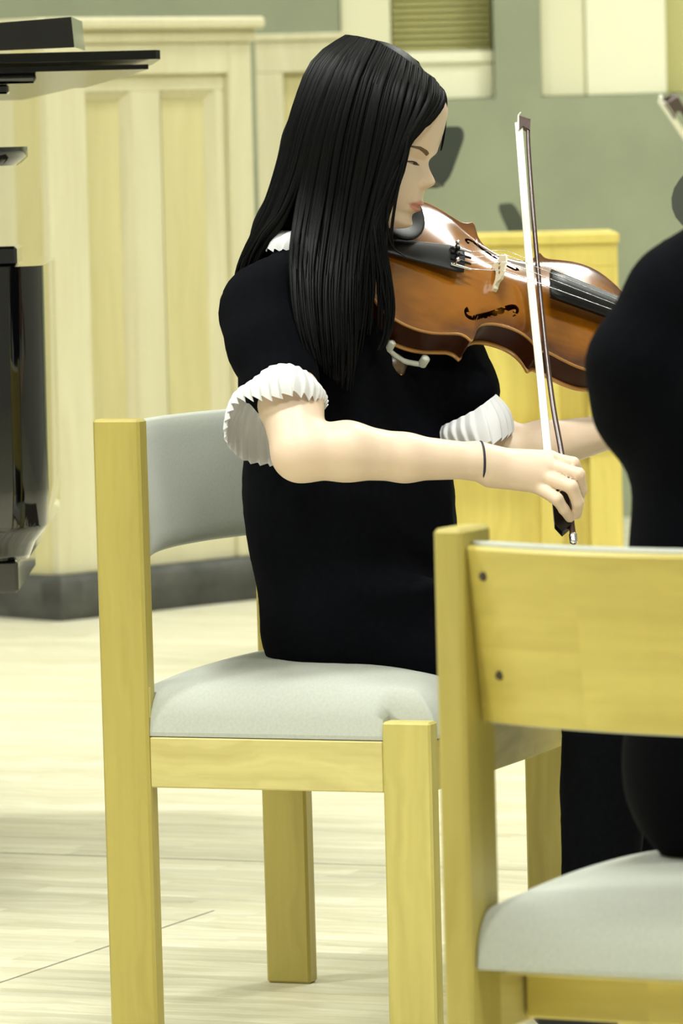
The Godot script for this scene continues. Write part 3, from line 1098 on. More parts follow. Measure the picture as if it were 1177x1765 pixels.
func make_violin(vx: Transform3D) -> Node3D:
	var t := thing("violin", "amber brown violin held under the girl's chin", "violin")
	t.transform = vx
	var cm := 0.01 * VS
	var nz_ := FastNoiseLite.new()
	nz_.seed = 77
	nz_.frequency = 0.02
	var wood := mat(Color.WHITE, 0.16)
	wood.vertex_color_use_as_albedo = true
	wood.clearcoat_enabled = true
	wood.clearcoat = 0.9
	wood.clearcoat_roughness = 0.07
	var side := mat(rgb(56, 24, 8), 0.36, 0.35)
	var edge := mat(rgb(186, 132, 62), 0.2)
	edge.clearcoat_enabled = true
	edge.clearcoat = 0.8
	var ebony := mat(rgb(15, 15, 18), 0.36, 0.4)
	var maple := mat(rgb(232, 224, 196), 0.45)
	var rib_top := 3.0
	# the f-holes as outlines in (x, z), cut through the belly
	var fpolys := []
	for s in [-1, 1]:
		var cl := []
		for q in [[13.35, 5.35], [13.0, 5.75], [13.25, 6.2], [13.9, 6.25], [14.7, 5.75], [16.3, 4.75], [17.7, 3.75], [18.5, 3.2], [19.0, 3.05], [19.35, 3.35], [19.2, 3.8], [18.85, 3.9]]:
			cl.append(Vector2(q[0], q[1] * s))
		cl = spline(cl, 40)
		var la := PackedVector2Array()
		var lb := PackedVector2Array()
		for k in cl.size():
			var d: Vector2 = (cl[mini(k + 1, 39)] - cl[maxi(k - 1, 0)]).normalized()
			var f := k / 39.0
			var wd := 0.12 + 0.22 * pow(sin(PI * f), 2.0)
			if k < 4 or k > 35:
				wd = 0.34 - 0.05 * minf(k, 39 - k)
			la.append(cl[k] + Vector2(-d.y, d.x) * wd)
			lb.append(cl[k] - Vector2(-d.y, d.x) * wd)
		lb.reverse()
		la.append_array(lb)
		var merged := Geometry2D.offset_polygon(la, 0.01)
		fpolys.append(merged[0])
	var xs := []
	for k in 141:
		var f := k / 140.0
		xs.append(35.6 * (f - sin(TAU * f) / TAU * 0.55))
	for q in [13.4, 14.0, 14.25, 22.3, 22.55, 23.0]:
		xs.append(q)
	xs.sort()
	var nsz := 72
	for plate in 2:
		var mb := MB.new()
		var top := plate == 0
		var P := func(x: float, z: float) -> Vector3:
			var a := arch(x, z, top)
			return Vector3(x, rib_top + 0.4 + a if top else -0.4 - a, z) * cm
		var N := func(x: float, z: float) -> Vector3:
			var dx: float = (arch(x + 0.05, z, top) - arch(x - 0.05, z, top)) / 0.1
			var dz: float = (arch(x, z + 0.05, top) - arch(x, z - 0.05, top)) / 0.1
			return Vector3(-dx, 1.0, -dz).normalized() if top else Vector3(-dx, -1.0, -dz).normalized()
		var put := func(x: float, z: float) -> int:
			mb.v.append(P.call(x, z))
			mb.n.append(N.call(x, z))
			mb.c.append(vcol(x, z, nz_))
			return mb.v.size() - 1
		var emit := func(a: int, b: int, d: int) -> void:
			if (mb.v[b] - mb.v[a]).cross(mb.v[d] - mb.v[a]).dot(mb.n[a]) > 0:
				mb.idx.append_array([a, d, b])
			else:
				mb.idx.append_array([a, b, d])
		var grid := []
		for x in xs:
			var hw := curve(VOUT, x)
			var row := PackedInt32Array()
			for j in nsz + 1:
				row.append(put.call(x, hw * sin((j / float(nsz) * 2.0 - 1.0) * PI * 0.5)))
			grid.append(row)
		for k in xs.size() - 1:
			for j in nsz:
				var q: Array = [grid[k][j], grid[k + 1][j], grid[k + 1][j + 1], grid[k][j + 1]]
				var za: float = mb.v[q[0]].z / cm
				var zc: float = mb.v[q[2]].z / cm
				var mid: float = absf(za + zc) * 0.5
				if top and xs[k] > 12.3 and xs[k] < 19.9 and mid > 2.3 and mid < 7.0:
					var poly := PackedVector2Array()
					for i in q:
						poly.append(Vector2(mb.v[i].x, mb.v[i].z) / cm)
					var got := Geometry2D.clip_polygons(poly, fpolys[0 if za + zc < 0 else 1])
					if got.size() == 1 and got[0].size() == 4:
						emit.call(q[0], q[1], q[2])
						emit.call(q[0], q[2], q[3])
					else:
						for g in got:
							var ti := Geometry2D.triangulate_polygon(g)
							var ids := []
							for p in g:
								ids.append(put.call(p.x, p.y))
							for m in range(0, ti.size(), 3):
								emit.call(ids[ti[m]], ids[ti[m + 1]], ids[ti[m + 2]])
				else:
					emit.call(q[0], q[1], q[2])
					emit.call(q[0], q[2], q[3])
		if top:
			for fp in fpolys:
				var rows := []
				for k in fp.size() + 1:
					var p: Vector2 = fp[k % fp.size()]
					var q: Vector3 = P.call(p.x, p.y)
					rows.append(PackedVector3Array([q, q - Vector3(0, 0.003, 0)]))
				mb.col = Color(0.05, 0.015, 0.004)
				mb.sheet(rows, false)
		var pl := part("top_plate" if top else "back_plate", mb, wood, t, "amber varnished belly with f-holes" if top else "")
		# rounded lip of the plate
		var lip := MB.new()
		var rows2 := []
		var hubs2 := []
		var ring := []
		for x in xs:
			ring.append(Vector2(x, curve(VOUT, x)))
		for k in range(xs.size() - 2, 0, -1):
			ring.append(Vector2(xs[k], -curve(VOUT, xs[k])))
		for p in ring:
			var yb: float = rib_top + 0.4 if top else -0.4
			var sgn := 1.0 if top else -1.0
			var out_ := Vector2(p.x - 17.8, p.y * 1.6).normalized()
			rows2.append(PackedVector3Array([Vector3(p.x, yb, p.y) * cm, Vector3(p.x + out_.x * 0.06, yb + sgn * 0.03, p.y + out_.y * 0.06) * cm, Vector3(p.x + out_.x * 0.16, yb - sgn * 0.08, p.y + out_.y * 0.16) * cm, Vector3(p.x + out_.x * 0.18, yb - sgn * 0.22, p.y + out_.y * 0.18) * cm, Vector3(p.x + out_.x * 0.1, yb - sgn * 0.38, p.y + out_.y * 0.1) * cm, Vector3(p.x - out_.x * 0.3, yb - sgn * 0.4, p.y - out_.y * 0.3) * cm]))
			hubs2.append(Vector3(p.x - out_.x * 0.3, yb - sgn * 0.2, p.y - out_.y * 0.3) * cm)
		rows2.append(rows2[0])
		hubs2.append(hubs2[0])
		lip.sheet(rows2, false, [], hubs2)
		part("edge", lip, edge, pl)
	var mb := MB.new()
	var rr := []
	var hh := []
	var ring2 := []
	for x in xs:
		ring2.append(Vector2(x, maxf(curve(VOUT, x) - 0.22, 0.0)))
	for k in range(xs.size() - 2, 0, -1):
		ring2.append(Vector2(xs[k], -maxf(curve(VOUT, xs[k]) - 0.22, 0.0)))
	for p in ring2:
		var x := clampf(p.x, 0.2, 35.4)
		rr.append(PackedVector3Array([Vector3(x, 0.0, p.y) * cm, Vector3(x, rib_top, p.y) * cm]))
		hh.append(Vector3(17.8, 1.5, 0) * cm)
	rr.append(rr[0])
	hh.append(hh[0])
	mb.sheet(rr, false, [], hh)
	part("ribs", mb, side, t, "dark brown ribs")
	# tailpiece
	mb = MB.new()
	var rows := []
	var hubs := []
	for k in 13:
		var f := k / 12.0
		var x := lerpf(1.4, 11.8, f)
		var w := lerpf(0.95, 2.25, pow(f, 0.8))
		var y0 := rib_top + lerpf(0.9, 2.6, f)
		if k == 12:
			w *= 0.9
		var row := PackedVector3Array()
		for j in 12:
			var an := TAU * j / 12.0
			row.append(Vector3(x, y0 + 0.45 + sin(an) * (0.34 if sin(an) > 0 else 0.3), cos(an) * w) * cm)
		rows.append(row)
		hubs.append(Vector3(x, y0 + 0.45, 0) * cm)
	rows.push_front(PackedVector3Array())
	for j in 12:
		rows[0].append(Vector3(1.35, rib_top + 1.3, 0) * cm)
	hubs.push_front(Vector3(1.5, rib_top + 1.3, 0) * cm)
	var endr := PackedVector3Array()
	for j in 12:
		endr.append(Vector3(11.9, rib_top + 3.05, 0) * cm)
	rows.append(endr)
	hubs.append(Vector3(11.7, rib_top + 3.05, 0) * cm)
	mb.sheet(rows, true, [], hubs)
	var tp := part("tailpiece", mb, ebony, t)
	for k in 4:
		var z := (k - 1.5) * 0.95
		mb = MB.new()
		mb.tube([Vector3(10.2, rib_top + 3.2, z) * cm, Vector3(12.6, rib_top + 3.25, z) * cm], [0.0024, 0.0016], 8)
		mb.tube([Vector3(10.6, rib_top + 3.3, z) * cm, Vector3(10.6, rib_top + 4.0, z) * cm], [0.0014, 0.0014], 8)
		mb.tube([Vector3(10.6, rib_top + 4.0, z) * cm, Vector3(10.6, rib_top + 4.25, z) * cm], [0.0032, 0.0032], 10)
		part("fine_tuner", mb, M.steel if k == 0 or k == 3 else ebony, tp)
	# chin rest: a shallow black cup on the bass side
	mb = MB.new()
	rows = []
	hubs = []
	for k in 15:
		var a := PI * k / 14.0
		var row := PackedVector3Array()
		for j in 24:
			var an := TAU * j / 24.0
			var r := sin(a)
			var y := cos(a) * 0.45
			if y > 0:
				y = y * 0.8 - 0.5 * (1.0 - r) + 0.25 * pow(absf(sin(an)), 2.0) * r
			row.append(Vector3(4.2 + cos(an) * 2.9 * r, rib_top + 2.6 + y, -4.6 + sin(an) * 4.0 * r) * cm)
		rows.append(row)
		hubs.append(Vector3(4.2, rib_top + 2.5, -4.6) * cm)
	mb.sheet(rows, true, [], hubs)
	mb.tube([Vector3(0.3, rib_top + 2.2, -3.5) * cm, Vector3(-0.35, rib_top + 1.0, -3.5) * cm, Vector3(-0.35, -0.5, -3.5) * cm, Vector3(0.5, -0.9, -3.5) * cm], [0.003, 0.003, 0.003, 0.003], 8)
	part("chin_rest", mb, ebony, t)
	# bridge
	mb = MB.new()
	var bxx := 16.2
	var by := rib_top + 0.4 + 1.46
	var half := [[2.05, 0.0], [2.05, 0.32], [1.75, 0.55], [1.62, 0.95], [1.80, 1.5], [1.95, 1.9], [1.75, 2.35], [1.2, 2.9], [0.6, 3.25], [0.0, 3.4]]
	var low := [[1.25, 0.0], [1.15, 0.3], [0.75, 0.62], [0.0, 0.75]]
	var poly := PackedVector2Array()
	for q in half:
		poly.append(Vector2(q[0], q[1]))
	for k in range(half.size() - 2, -1, -1):
		poly.append(Vector2(-half[k][0], half[k][1]))
	for q in low:
		poly.append(Vector2(-q[0], q[1]))
	for k in range(low.size() - 2, -1, -1):
		poly.append(Vector2(low[k][0], low[k][1]))
	var ti := Geometry2D.triangulate_polygon(poly)
	var BP := func(p: Vector2, s: float) -> Vector3:
		var th := lerpf(0.26, 0.09, clampf(p.y / 3.4, 0, 1))
		return Vector3(bxx + s * th, by + p.y - 0.05 * (p.x * p.x) * (1.0 if p.y < 0.1 else 0.0), p.x) * cm
	for s in [-1, 1]:
		for m in range(0, ti.size(), 3):
			var cen: Vector3 = BP.call((poly[ti[m]] + poly[ti[m + 1]] + poly[ti[m + 2]]) / 3.0, 0.0)
			mb.ftri(BP.call(poly[ti[m]], s), BP.call(poly[ti[m + 1]], s), BP.call(poly[ti[m + 2]], s), cen)
	for k in poly.size():
		var p := poly[k]
		var q := poly[(k + 1) % poly.size()]
		var mid := (p + q) * 0.5
		var out2 := Vector2(q.y - p.y, p.x - q.x).normalized()
		var cen2: Vector3 = BP.call(mid - out2 * 0.02 * (1.0 if not Geometry2D.is_point_in_polygon(mid + out2 * 0.02, poly) else -1.0), 0.0)
		mb.fquad(BP.call(p, 1.0), BP.call(q, 1.0), BP.call(q, -1.0), BP.call(p, -1.0), cen2)
	var br := part("bridge", mb, maple, t, "pale maple bridge")
	for q in [[-0.75, 1.75, 0.2], [0.75, 1.75, 0.2], [0.0, 1.75, 0.24]]:
		mb = MB.new()
		mb.tube([Vector3(bxx - 0.21, by + q[1], q[0]) * cm, Vector3(bxx + 0.21, by + q[1], q[0]) * cm], [q[2] * cm, q[2] * cm], 10)
		part("cut_out", mb, mat(rgb(150, 120, 70), 0.6), br)
	# neck, fingerboard, scroll
	mb = MB.new()
	rows = []
	hubs = []
	var nut := 35.6 + 13.0
	for k in 15:
		var f := k / 14.0
		var x := lerpf(22.4, nut, f)
		var w := lerpf(2.15, 1.2, f)
		var yt := lerpf(rib_top + 4.3, rib_top + 2.2, f)
		var row := PackedVector3Array()
		for j in 9:
			var s := j / 8.0 * 2.0 - 1.0
			row.append(Vector3(x, yt - 0.42 * s * s * w / 2.0, s * w) * cm)
		row.append(Vector3(x, yt - 1.0, w * 0.95) * cm)
		row.append(Vector3(x, yt - 1.0, -w * 0.95) * cm)
		rows.append(row)
		hubs.append(Vector3(x, yt - 0.5, 0) * cm)
	for k in [0, -1]:
		var row := PackedVector3Array()
		for j in 11:
			row.append(hubs[k])
		if k == 0:
			rows.push_front(row)
			hubs.push_front(hubs[0] + Vector3(0.001, 0, 0))
		else:
			rows.append(row)
			hubs.append(hubs[hubs.size() - 1] - Vector3(0.001, 0, 0))
	mb.sheet(rows, true, [], hubs)
	part("fingerboard", mb, ebony, t, "black ebony fingerboard")
	mb = MB.new()
	mb.tube([Vector3(34.6, rib_top - 0.2, 0) * cm, Vector3(36.4, rib_top + 0.6, 0) * cm, Vector3(38.5, rib_top + 1.3, 0) * cm, Vector3(46.0, rib_top + 0.8, 0) * cm, Vector3(nut, rib_top + 0.6, 0) * cm, Vector3(nut + 3.0, rib_top + 0.1, 0) * cm, Vector3(nut + 7.0, rib_top - 0.8, 0) * cm], [[0.02, 0.02], [0.018, 0.016], [0.0145, 0.012], [0.013, 0.0105], [0.013, 0.011], [0.0125, 0.014], [0.010, 0.011]], 14, Vector3.UP)
	var sp := []
	var sr := []
	for k in 40:
		var a := k / 39.0 * TAU * 1.6
		var r := lerpf(1.9, 0.35, k / 39.0)
		sp.append(Vector3(nut + 8.4 + sin(a) * r, rib_top - 1.4 - 0.1 + cos(a) * r, 0) * cm)
		sr.append([0.011 - 0.00008 * k, 0.0048])
	mb.tube(sp, sr, 8)
	part("neck", mb, side, t)
	for k in 4:
		mb = MB.new()
		var s := 1.0 if k % 2 == 0 else -1.0
		var x := nut + 1.6 + k * 1.4
		var y := rib_top - 0.0 - k * 0.2
		mb.tube([Vector3(x, y, -s * 1.6) * cm, Vector3(x, y, s * 2.0) * cm, Vector3(x, y, s * 2.6) * cm], [0.0032, 0.004, 0.0035], 8)
		mb.tube([Vector3(x, y, s * 2.6) * cm, Vector3(x, y, s * 4.2) * cm], [[0.003, 0.0085], [0.003, 0.0085]], 10, Vector3.UP)
		part("peg", mb, ebony, t)
	for k in 4:
		var z0 := (k - 1.5) * 0.95
		var zb := (k - 1.5) * 1.12
		var zn := (k - 1.5) * 0.56
		var bt := by + 3.4 - 0.16 * (k - 1.5) * (k - 1.5) * 1.1
		mb = MB.new()
		var rr0: float = [0.0003, 0.00036, 0.00042, 0.0005][k]
		mb.tube([Vector3(12.4, rib_top + 3.3, z0) * cm, Vector3(bxx, bt + 0.03, zb) * cm, Vector3(nut, rib_top + 2.35, zn) * cm], [rr0, rr0, rr0], 6)
		part("string", mb, M.steel, t)
	# shoulder rest: grey bar under the back with pale rubber clamps
	mb = MB.new()
	var rub := mat(rgb(206, 210, 200), 0.5)
	mb.tube(spline([Vector3(6.0, -1.7, 9.9) * cm, Vector3(7.0, -3.2, 6) * cm, Vector3(8.0, -3.4, -0) * cm, Vector3(7.0, -3.2, -5) * cm, Vector3(6.4, -1.7, -9.6) * cm], 15), [0.008, 0.008, 0.008, 0.008, 0.008, 0.008, 0.008, 0.008, 0.008, 0.008, 0.008, 0.008, 0.008, 0.008, 0.008], 10)
	part("shoulder_rest", mb, ebony, t)
	mb = MB.new()
	mb.tube([Vector3(5.4, 0.75, 11.0) * cm, Vector3(5.35, -0.35, 11.2) * cm], [0.005, 0.0052], 12)
	mb.tube([Vector3(9.6, 0.5, 11.6) * cm, Vector3(9.6, -0.6, 11.6) * cm], [0.006, 0.006], 12)
	mb.tube(spline([Vector3(5.35, -0.35, 11.2) * cm, Vector3(7.4, -0.8, 11.7) * cm, Vector3(9.6, -0.6, 11.6) * cm], 9), [0.0035, 0.0035, 0.0035, 0.0035, 0.0035, 0.0035, 0.0035, 0.0035, 0.0035], 10)
	part("shoulder_rest_clamp", mb, rub, t, "pale rubber clamp of the shoulder rest")
	mb = MB.new()
	var gold := mat(rgb(74, 50, 14), 0.3)
	gold.clearcoat_enabled = true
	mb.tube([Vector3(6.6, -1.9, 11.0) * cm, Vector3(6.5, -2.3, 12.2) * cm], [[0.020, 0.017], [0.018, 0.015]], 24)
	part("shoulder_rest_foot", mb, gold, t)
	mb = MB.new()
	mb.box(Transform3D(Basis.IDENTITY, Vector3(7.2, -2.2, 12.6) * cm), Vector3(0.014, 0.006, 0.004), 0.001)
	mb.box(Transform3D(Basis.IDENTITY, Vector3(7.2, -1.8, 12.5) * cm), Vector3(0.003, 0.008, 0.003), 0.001)
	part("shoulder_rest_bracket", mb, M.brass, t)
	return t

# ---- a bow: stick and hair as curves in space ----
func make_bow(label: String, stick: Array, hair: Array, side_: Vector3, frog: Array, group_: String) -> Node3D:
	var t := thing("violin_bow", label, "bow", group_)
	var o: Vector3 = stick[stick.size() - 1]
	t.position = o
	var sh := func(p: Vector3) -> Vector3:
		return p - o
	var wood := mat(rgb(62, 30, 22), 0.22)
	wood.clearcoat_enabled = true
	wood.clearcoat = 0.8
	var blk := mat(rgb(10, 10, 11), 0.25)
	var st := spline(stick.map(sh), 48)
	var hr := spline(hair.map(sh), 40)
	var mb := MB.new()
	var rad := []
	for k in 48:
		rad.append(lerpf(0.0027, 0.0042, k / 47.0))
	mb.tube(st.slice(0, 46), rad.slice(0, 46), 10)
	part("stick", mb, wood, t, "dark red brown bow stick")
	mb = MB.new()
	var hrad := []
	for k in 40:
		hrad.append([0.0052, 0.0009])
	var tang: Vector3 = (hr[39] - hr[0]).normalized()
	mb.tube(hr, hrad, 10, side_.cross(tang).normalized(), true)
	var hm := mat(rgb(246, 244, 226), 0.55)
	part("hair", mb, hm, t, "white bow hair")
	# head
	mb = MB.new()
	var up: Vector3 = (st[0] - st[3]).normalized()
	var across: Vector3 = (hr[0] - st[0])
	across -= up * across.dot(up)
	var thick := up.cross(across.normalized())
	var hp := [st[0] + up * 0.002 - across.normalized() * 0.003, st[0] - up * 0.016 - across.normalized() * 0.002, st[0] - up * 0.010 + across * 0.55, st[0] + across - up * 0.016, st[0] + across + up * 0.006, st[0] + across * 0.5 + up * 0.002]
	for s in [-1, 1]:
		for k in range(1, hp.size() - 1):
			mb.ftri(hp[0] + thick * s * 0.0035, hp[k] + thick * s * 0.0042, hp[k + 1] + thick * s * 0.0042, hp[0])
	for k in hp.size():
		mb.fquad(hp[k] + thick * 0.004, hp[(k + 1) % hp.size()] + thick * 0.004, hp[(k + 1) % hp.size()] - thick * 0.004, hp[k] - thick * 0.004, st[0] - up * 0.006 + across * 0.5)
	part("head", mb, wood, t)
	mb = MB.new()
	var fp: Vector3 = st[0] + across * 1.04
	mb.tube([fp - up * 0.016, fp - up * 0.002, fp + up * 0.008, fp + up * 0.013 - across * 0.25], [[0.0048, 0.0012], [0.0048, 0.0012], [0.0042, 0.0011], [0.0028, 0.001]], 8, across.normalized())
	part("head_plate", mb, mat(rgb(240, 240, 232), 0.3), t, "white tip plate")
	# frog, winding, button
	mb = MB.new()
	var fg := frog.map(sh)
	var fc := Vector3.ZERO
	for p in fg:
		fc += p / fg.size()
	var fn: Vector3 = ((fg[1] - fg[0]).cross(fg[2] - fg[0])).normalized() * 0.0055
	for s in [-1, 1]:
		for k in range(1, fg.size() - 1):
			mb.ftri(fg[0] + fn * s, fg[k] + fn * s, fg[k + 1] + fn * s, fc)
	for k in fg.size():
		var k1 := (k + 1) % fg.size()
		mb.fquad(fg[k] + fn, fg[k1] + fn, fg[k1] - fn, fg[k] - fn, fc)
	part("frog", mb, blk, t, "black frog")
	mb = MB.new()
	mb.tube(st.slice(36, 40), [0.0048, 0.0048, 0.0048, 0.0048], 12)
	part("winding", mb, M.steel, t)
	mb = MB.new()
	var b0: Vector3 = st[45]
	var b1: Vector3 = st[47]
	mb.tube([b0, b0.lerp(b1, 0.42), b0.lerp(b1, 0.5), b0.lerp(b1, 0.58), b1], [0.0052, 0.0052, 0.0042, 0.0052, 0.005], 14)
	part("screw_button", mb, M.steel, t, "silver screw button")
	return t

# ================= people =================
# head, in centimetres: f forward, u up, s to the person's right
const HF := [[-11.2, 5.2], [-10.7, 7.2], [-10.0, 8.3], [-9.0, 8.85], [-8.0, 8.7], [-7.0, 8.65], [-6.2, 8.95], [-5.0, 9.3], [-4.0, 9.25], [-3.0, 9.15], [-1.5, 8.95], [0.0, 8.75], [1.2, 8.85], [2.3, 9.3], [4.0, 9.55], [6.0, 9.2], [8.0, 7.8], [9.5, 5.6], [10.5, 3.1], [11.0, 0.2]]
const HBK := [[-11.2, 2.0], [-10.7, -0.5], [-10.0, -1.8], [-9.0, -2.8], [-7.0, -4.2], [-5.0, -6.0], [-3.0, -7.5], [0.0, -9.0], [4.0, -9.3], [7.0, -8.0], [9.0, -5.8], [10.5, -2.8], [11.0, -0.2]]
const HWD := [[-11.2, 1.2], [-10.7, 2.7], [-10.0, 3.7], [-9.0, 4.6], [-7.0, 5.6], [-5.0, 6.2], [-2.0, 6.8], [1.0, 7.0], [4.0, 7.3], [7.0, 6.7], [9.0, 5.1], [10.5, 2.7], [11.0, 0.2]]
const NA := [[-3.7, 0.0], [-3.35, 0.15], [-2.95, 0.75], [-2.5, 1.35], [-2.0, 1.62], [-1.4, 1.4], [-0.6, 1.0], [0.2, 0.6], [1.0, 0.22], [1.8, 0.0]]
const UMAP := [[-11.2, -11.2], [-9.6, -8.6], [-7.25, -5.2], [-3.85, -2.2], [-1.75, 0.6], [0.1, 2.2], [3.2, 4.2], [6.0, 6.0], [11.0, 11.0]]
func ui(u: float) -> float:
	return curve(UMAP, u)

func um(c: float) -> float:
	var a := -11.2
	var b := 11.0
	for k in 24:
		var m := (a + b) * 0.5
		if curve(UMAP, m) < c:
			a = m
		else:
			b = m
	return a

func g2(a: float, b: float) -> float:
	return exp(-a * a - b * b)

func face(u: float, s: float) -> float:
	var a := absf(s)
	var r := 0.0
	if u > -3.8 and u < 1.9:
		var sg := curve([[-3.6, 0.9], [-2.4, 1.0], [-1.4, 0.78], [0.0, 0.7], [1.5, 0.95]], u)
		r += curve(NA, u) * exp(-s * s / (sg * sg))
	r += 0.55 * g2((a - 1.25) / 0.48, (u + 2.55) / 0.5)
	r -= 0.62 * g2((a - 2.9) / 1.7, (u - 0.75) / 1.0)
	r += 0.42 * g2((a - 3.1) / 1.25, (u - 0.42) / 0.6)
	r -= 0.10 * g2((a - 3.1) / 1.3, (u - 1.0) / 0.14)
	r += 0.22 * g2((a - 2.8) / 2.2, (u - 2.0) / 0.6)
	r += 0.35 * g2((a - 4.0) / 1.9, (u + 2.6) / 2.0)
	r += 0.46 * exp(-pow(s / 1.95, 4.0)) * exp(-pow((u + 4.75) / 0.42, 2.0))
	r += 0.52 * exp(-pow(s / 1.75, 4.0)) * exp(-pow((u + 5.78) / 0.5, 2.0))
	r -= 0.34 * exp(-pow(s / 2.3, 4.0)) * exp(-pow((u + 5.2) / 0.17, 2.0))
	r -= 0.18 * g2((a - 2.45) / 0.4, (u + 5.25) / 0.5)
	r += 0.3 * g2(s / 1.7, (u + 8.9) / 1.1)
	return r

func head_f(u: float, s: float) -> float:
	var f1 := curve(HF, ui(u))
	var b1 := curve(HBK, u)
	var w := curve(HWD, u)
	var q := clampf(absf(s) / w, 0.0, 0.995)
	return (f1 + b1) * 0.5 + (f1 - b1) * 0.5 * pow(1.0 - pow(q, 2.35), 1.0 / 2.35) + face(ui(u), s)

func head_mesh(mb: MB, xf: Transform3D, skin: Color, lips: Color) -> void:
	var rows := []
	var cols := []
	var hubs := []
	var nr := 124
	var nc := 112
	for r in nr:
		var u := lerpf(-11.2, 11.0, r / float(nr - 1))
		var c := ui(u)
		var f1 := curve(HF, c)
		var b1 := curve(HBK, u)
		var w := curve(HWD, u)
		var row := PackedVector3Array()
		var cr := PackedColorArray()
		for k in nc:
			var t := k / float(nc)
			var an := TAU * t - sin(TAU * t) * 0.45
			var ex := 2.0 / 2.35
			var s := signf(sin(an)) * pow(absf(sin(an)), ex) * w
			var cf := signf(cos(an)) * pow(absf(cos(an)), ex)
			var f := (f1 + b1) * 0.5 + (f1 - b1) * 0.5 * cf
			if cf > 0:
				f += face(c, s) * smoothstep(0.0, 0.25, cf)
			row.append(xf * (Vector3(f, u, s) * 0.01))
			var m := 0.0
			if cf > 0.3 and c < -4.2 and c > -6.5:
				var hi := -4.42 - 0.22 * pow(absf(s) / 2.2, 2.0) * 2.0
				var lo := -6.22 + 0.62 * pow(absf(s) / 2.2, 2.0)
				m = smoothstep(lo - 0.12, lo + 0.12, c) * (1.0 - smoothstep(hi - 0.1, hi + 0.12, c)) * (1.0 - smoothstep(2.0, 2.45, absf(s)))
			cr.append(skin.lerp(lips, m))
		rows.append(row)
		cols.append(cr)
		hubs.append(xf * Vector3(0, u * 0.01, 0))
	mb.sheet(rows, true, cols, hubs)

# a patch lying on the face between two curves (lists of [s, u])
func face_patch(mb: MB, xf: Transform3D, upper: Array, lower: Array, lift: float) -> void:
	var rows := []
	var n := 13
	for k in n:
		var f := k / float(n - 1) * (upper.size() - 1)
		var i := mini(int(f), upper.size() - 2)
		var g := f - i
		var a := Vector2(lerpf(upper[i][0], upper[i + 1][0], g), lerpf(upper[i][1], upper[i + 1][1], g))
		var b := Vector2(lerpf(lower[i][0], lower[i + 1][0], g), lerpf(lower[i][1], lower[i + 1][1], g))
		var row := PackedVector3Array()
		for j in 5:
			var p := a.lerp(b, j / 4.0)
			var lf := lift * sin(PI * j / 4.0) + 0.015
			var yy := um(p.y)
			row.append(xf * (Vector3(head_f(yy, p.x) + lf, yy, p.x) * 0.01))
		rows.append(row)
	mb.sheet(rows, false)

func shift(o: MeshInstance3D, t: Node3D) -> MeshInstance3D:
	o.position = -t.position
	return o

# ruffle from pairs of [hem, free edge] round a sleeve
func ruffle(pairs: Array, pleats: int, amp: float) -> MB:
	var mb := MB.new()
	var m := pairs.size()
	var n := pleats * 8
	var cen := Vector3.ZERO
	var cen2 := Vector3.ZERO
	for q in pairs:
		cen += q[0] / m
		cen2 += q[1] / m
	var rows := []
	var nv := 9
	var cols := []
	for v in nv:
		cols.append(PackedVector3Array())
	var get_ := func(t: float, w: int) -> Vector3:
		var i := int(floor(t))
		var f := t - i
		var a: Vector3 = pairs[posmod(i - 1, m)][w]
		var b: Vector3 = pairs[posmod(i, m)][w]
		var c: Vector3 = pairs[posmod(i + 1, m)][w]
		var d: Vector3 = pairs[posmod(i + 2, m)][w]
		return 0.5 * ((2.0 * b) + (c - a) * f + (2.0 * a - 5.0 * b + 4.0 * c - d) * f * f + (3.0 * b - a - 3.0 * c + d) * f * f * f)
	# walk by edge length so that pleats are even
	var len_ := [0.0]
	var steps := 400
	for k in steps:
		len_.append(len_[k] + (get_.call((k + 1) * m / float(steps), 1) - get_.call(k * m / float(steps), 1)).length())
	var seg := 0
	for j in n:
		var want: float = len_[steps] * j / n
		while seg < steps - 1 and len_[seg + 1] < want:
			seg += 1
		var t: float = (seg + (want - len_[seg]) / maxf(len_[seg + 1] - len_[seg], 1e-9)) * m / steps
		var h: Vector3 = get_.call(t, 0)
		var e: Vector3 = get_.call(t, 1)
		var tg: Vector3 = (get_.call(t + 0.05, 1) - get_.call(t - 0.05, 1)).normalized()
		var dn := (e - h).normalized()
		var out_ := tg.cross(dn).normalized()
		if out_.dot((h + e) * 0.5 - (cen + cen2) * 0.5) < 0:
			out_ = -out_
		var ph := fposmod(j / 8.0, 1.0)
		var zig := (ph / 0.72 if ph < 0.72 else (1.0 - ph) / 0.28) - 0.5
		var jag := (ph / 0.72 if ph < 0.72 else (1.0 - ph) / 0.28)
		for v in nv:
			var f := v / float(nv - 1)
			var p := h.lerp(e, f) + out_ * (amp * zig * (0.4 + 0.6 * f) + 0.006 * sin(PI * f)) + tg * amp * 0.5 * zig * f
			p -= dn * amp * 0.75 * jag * f * f
			cols[v].append(p)
	for v in nv:
		rows.append(cols[v])
	mb.sheet(rows, true)
	return mb

func hair_lock(mb: MB, pts: Array, wid: float, thick: float, face_dir: Vector3) -> void:
	var n := pts.size()
	var rad := []
	for k in n:
		var f := k / float(n - 1)
		var e := minf(1.0, 0.55 + f * 4.0) * (1.0 - pow(f, 5.0) * 0.85)
		rad.append([wid * e, thick * e])
	mb.tube(pts, rad, 6, face_dir)

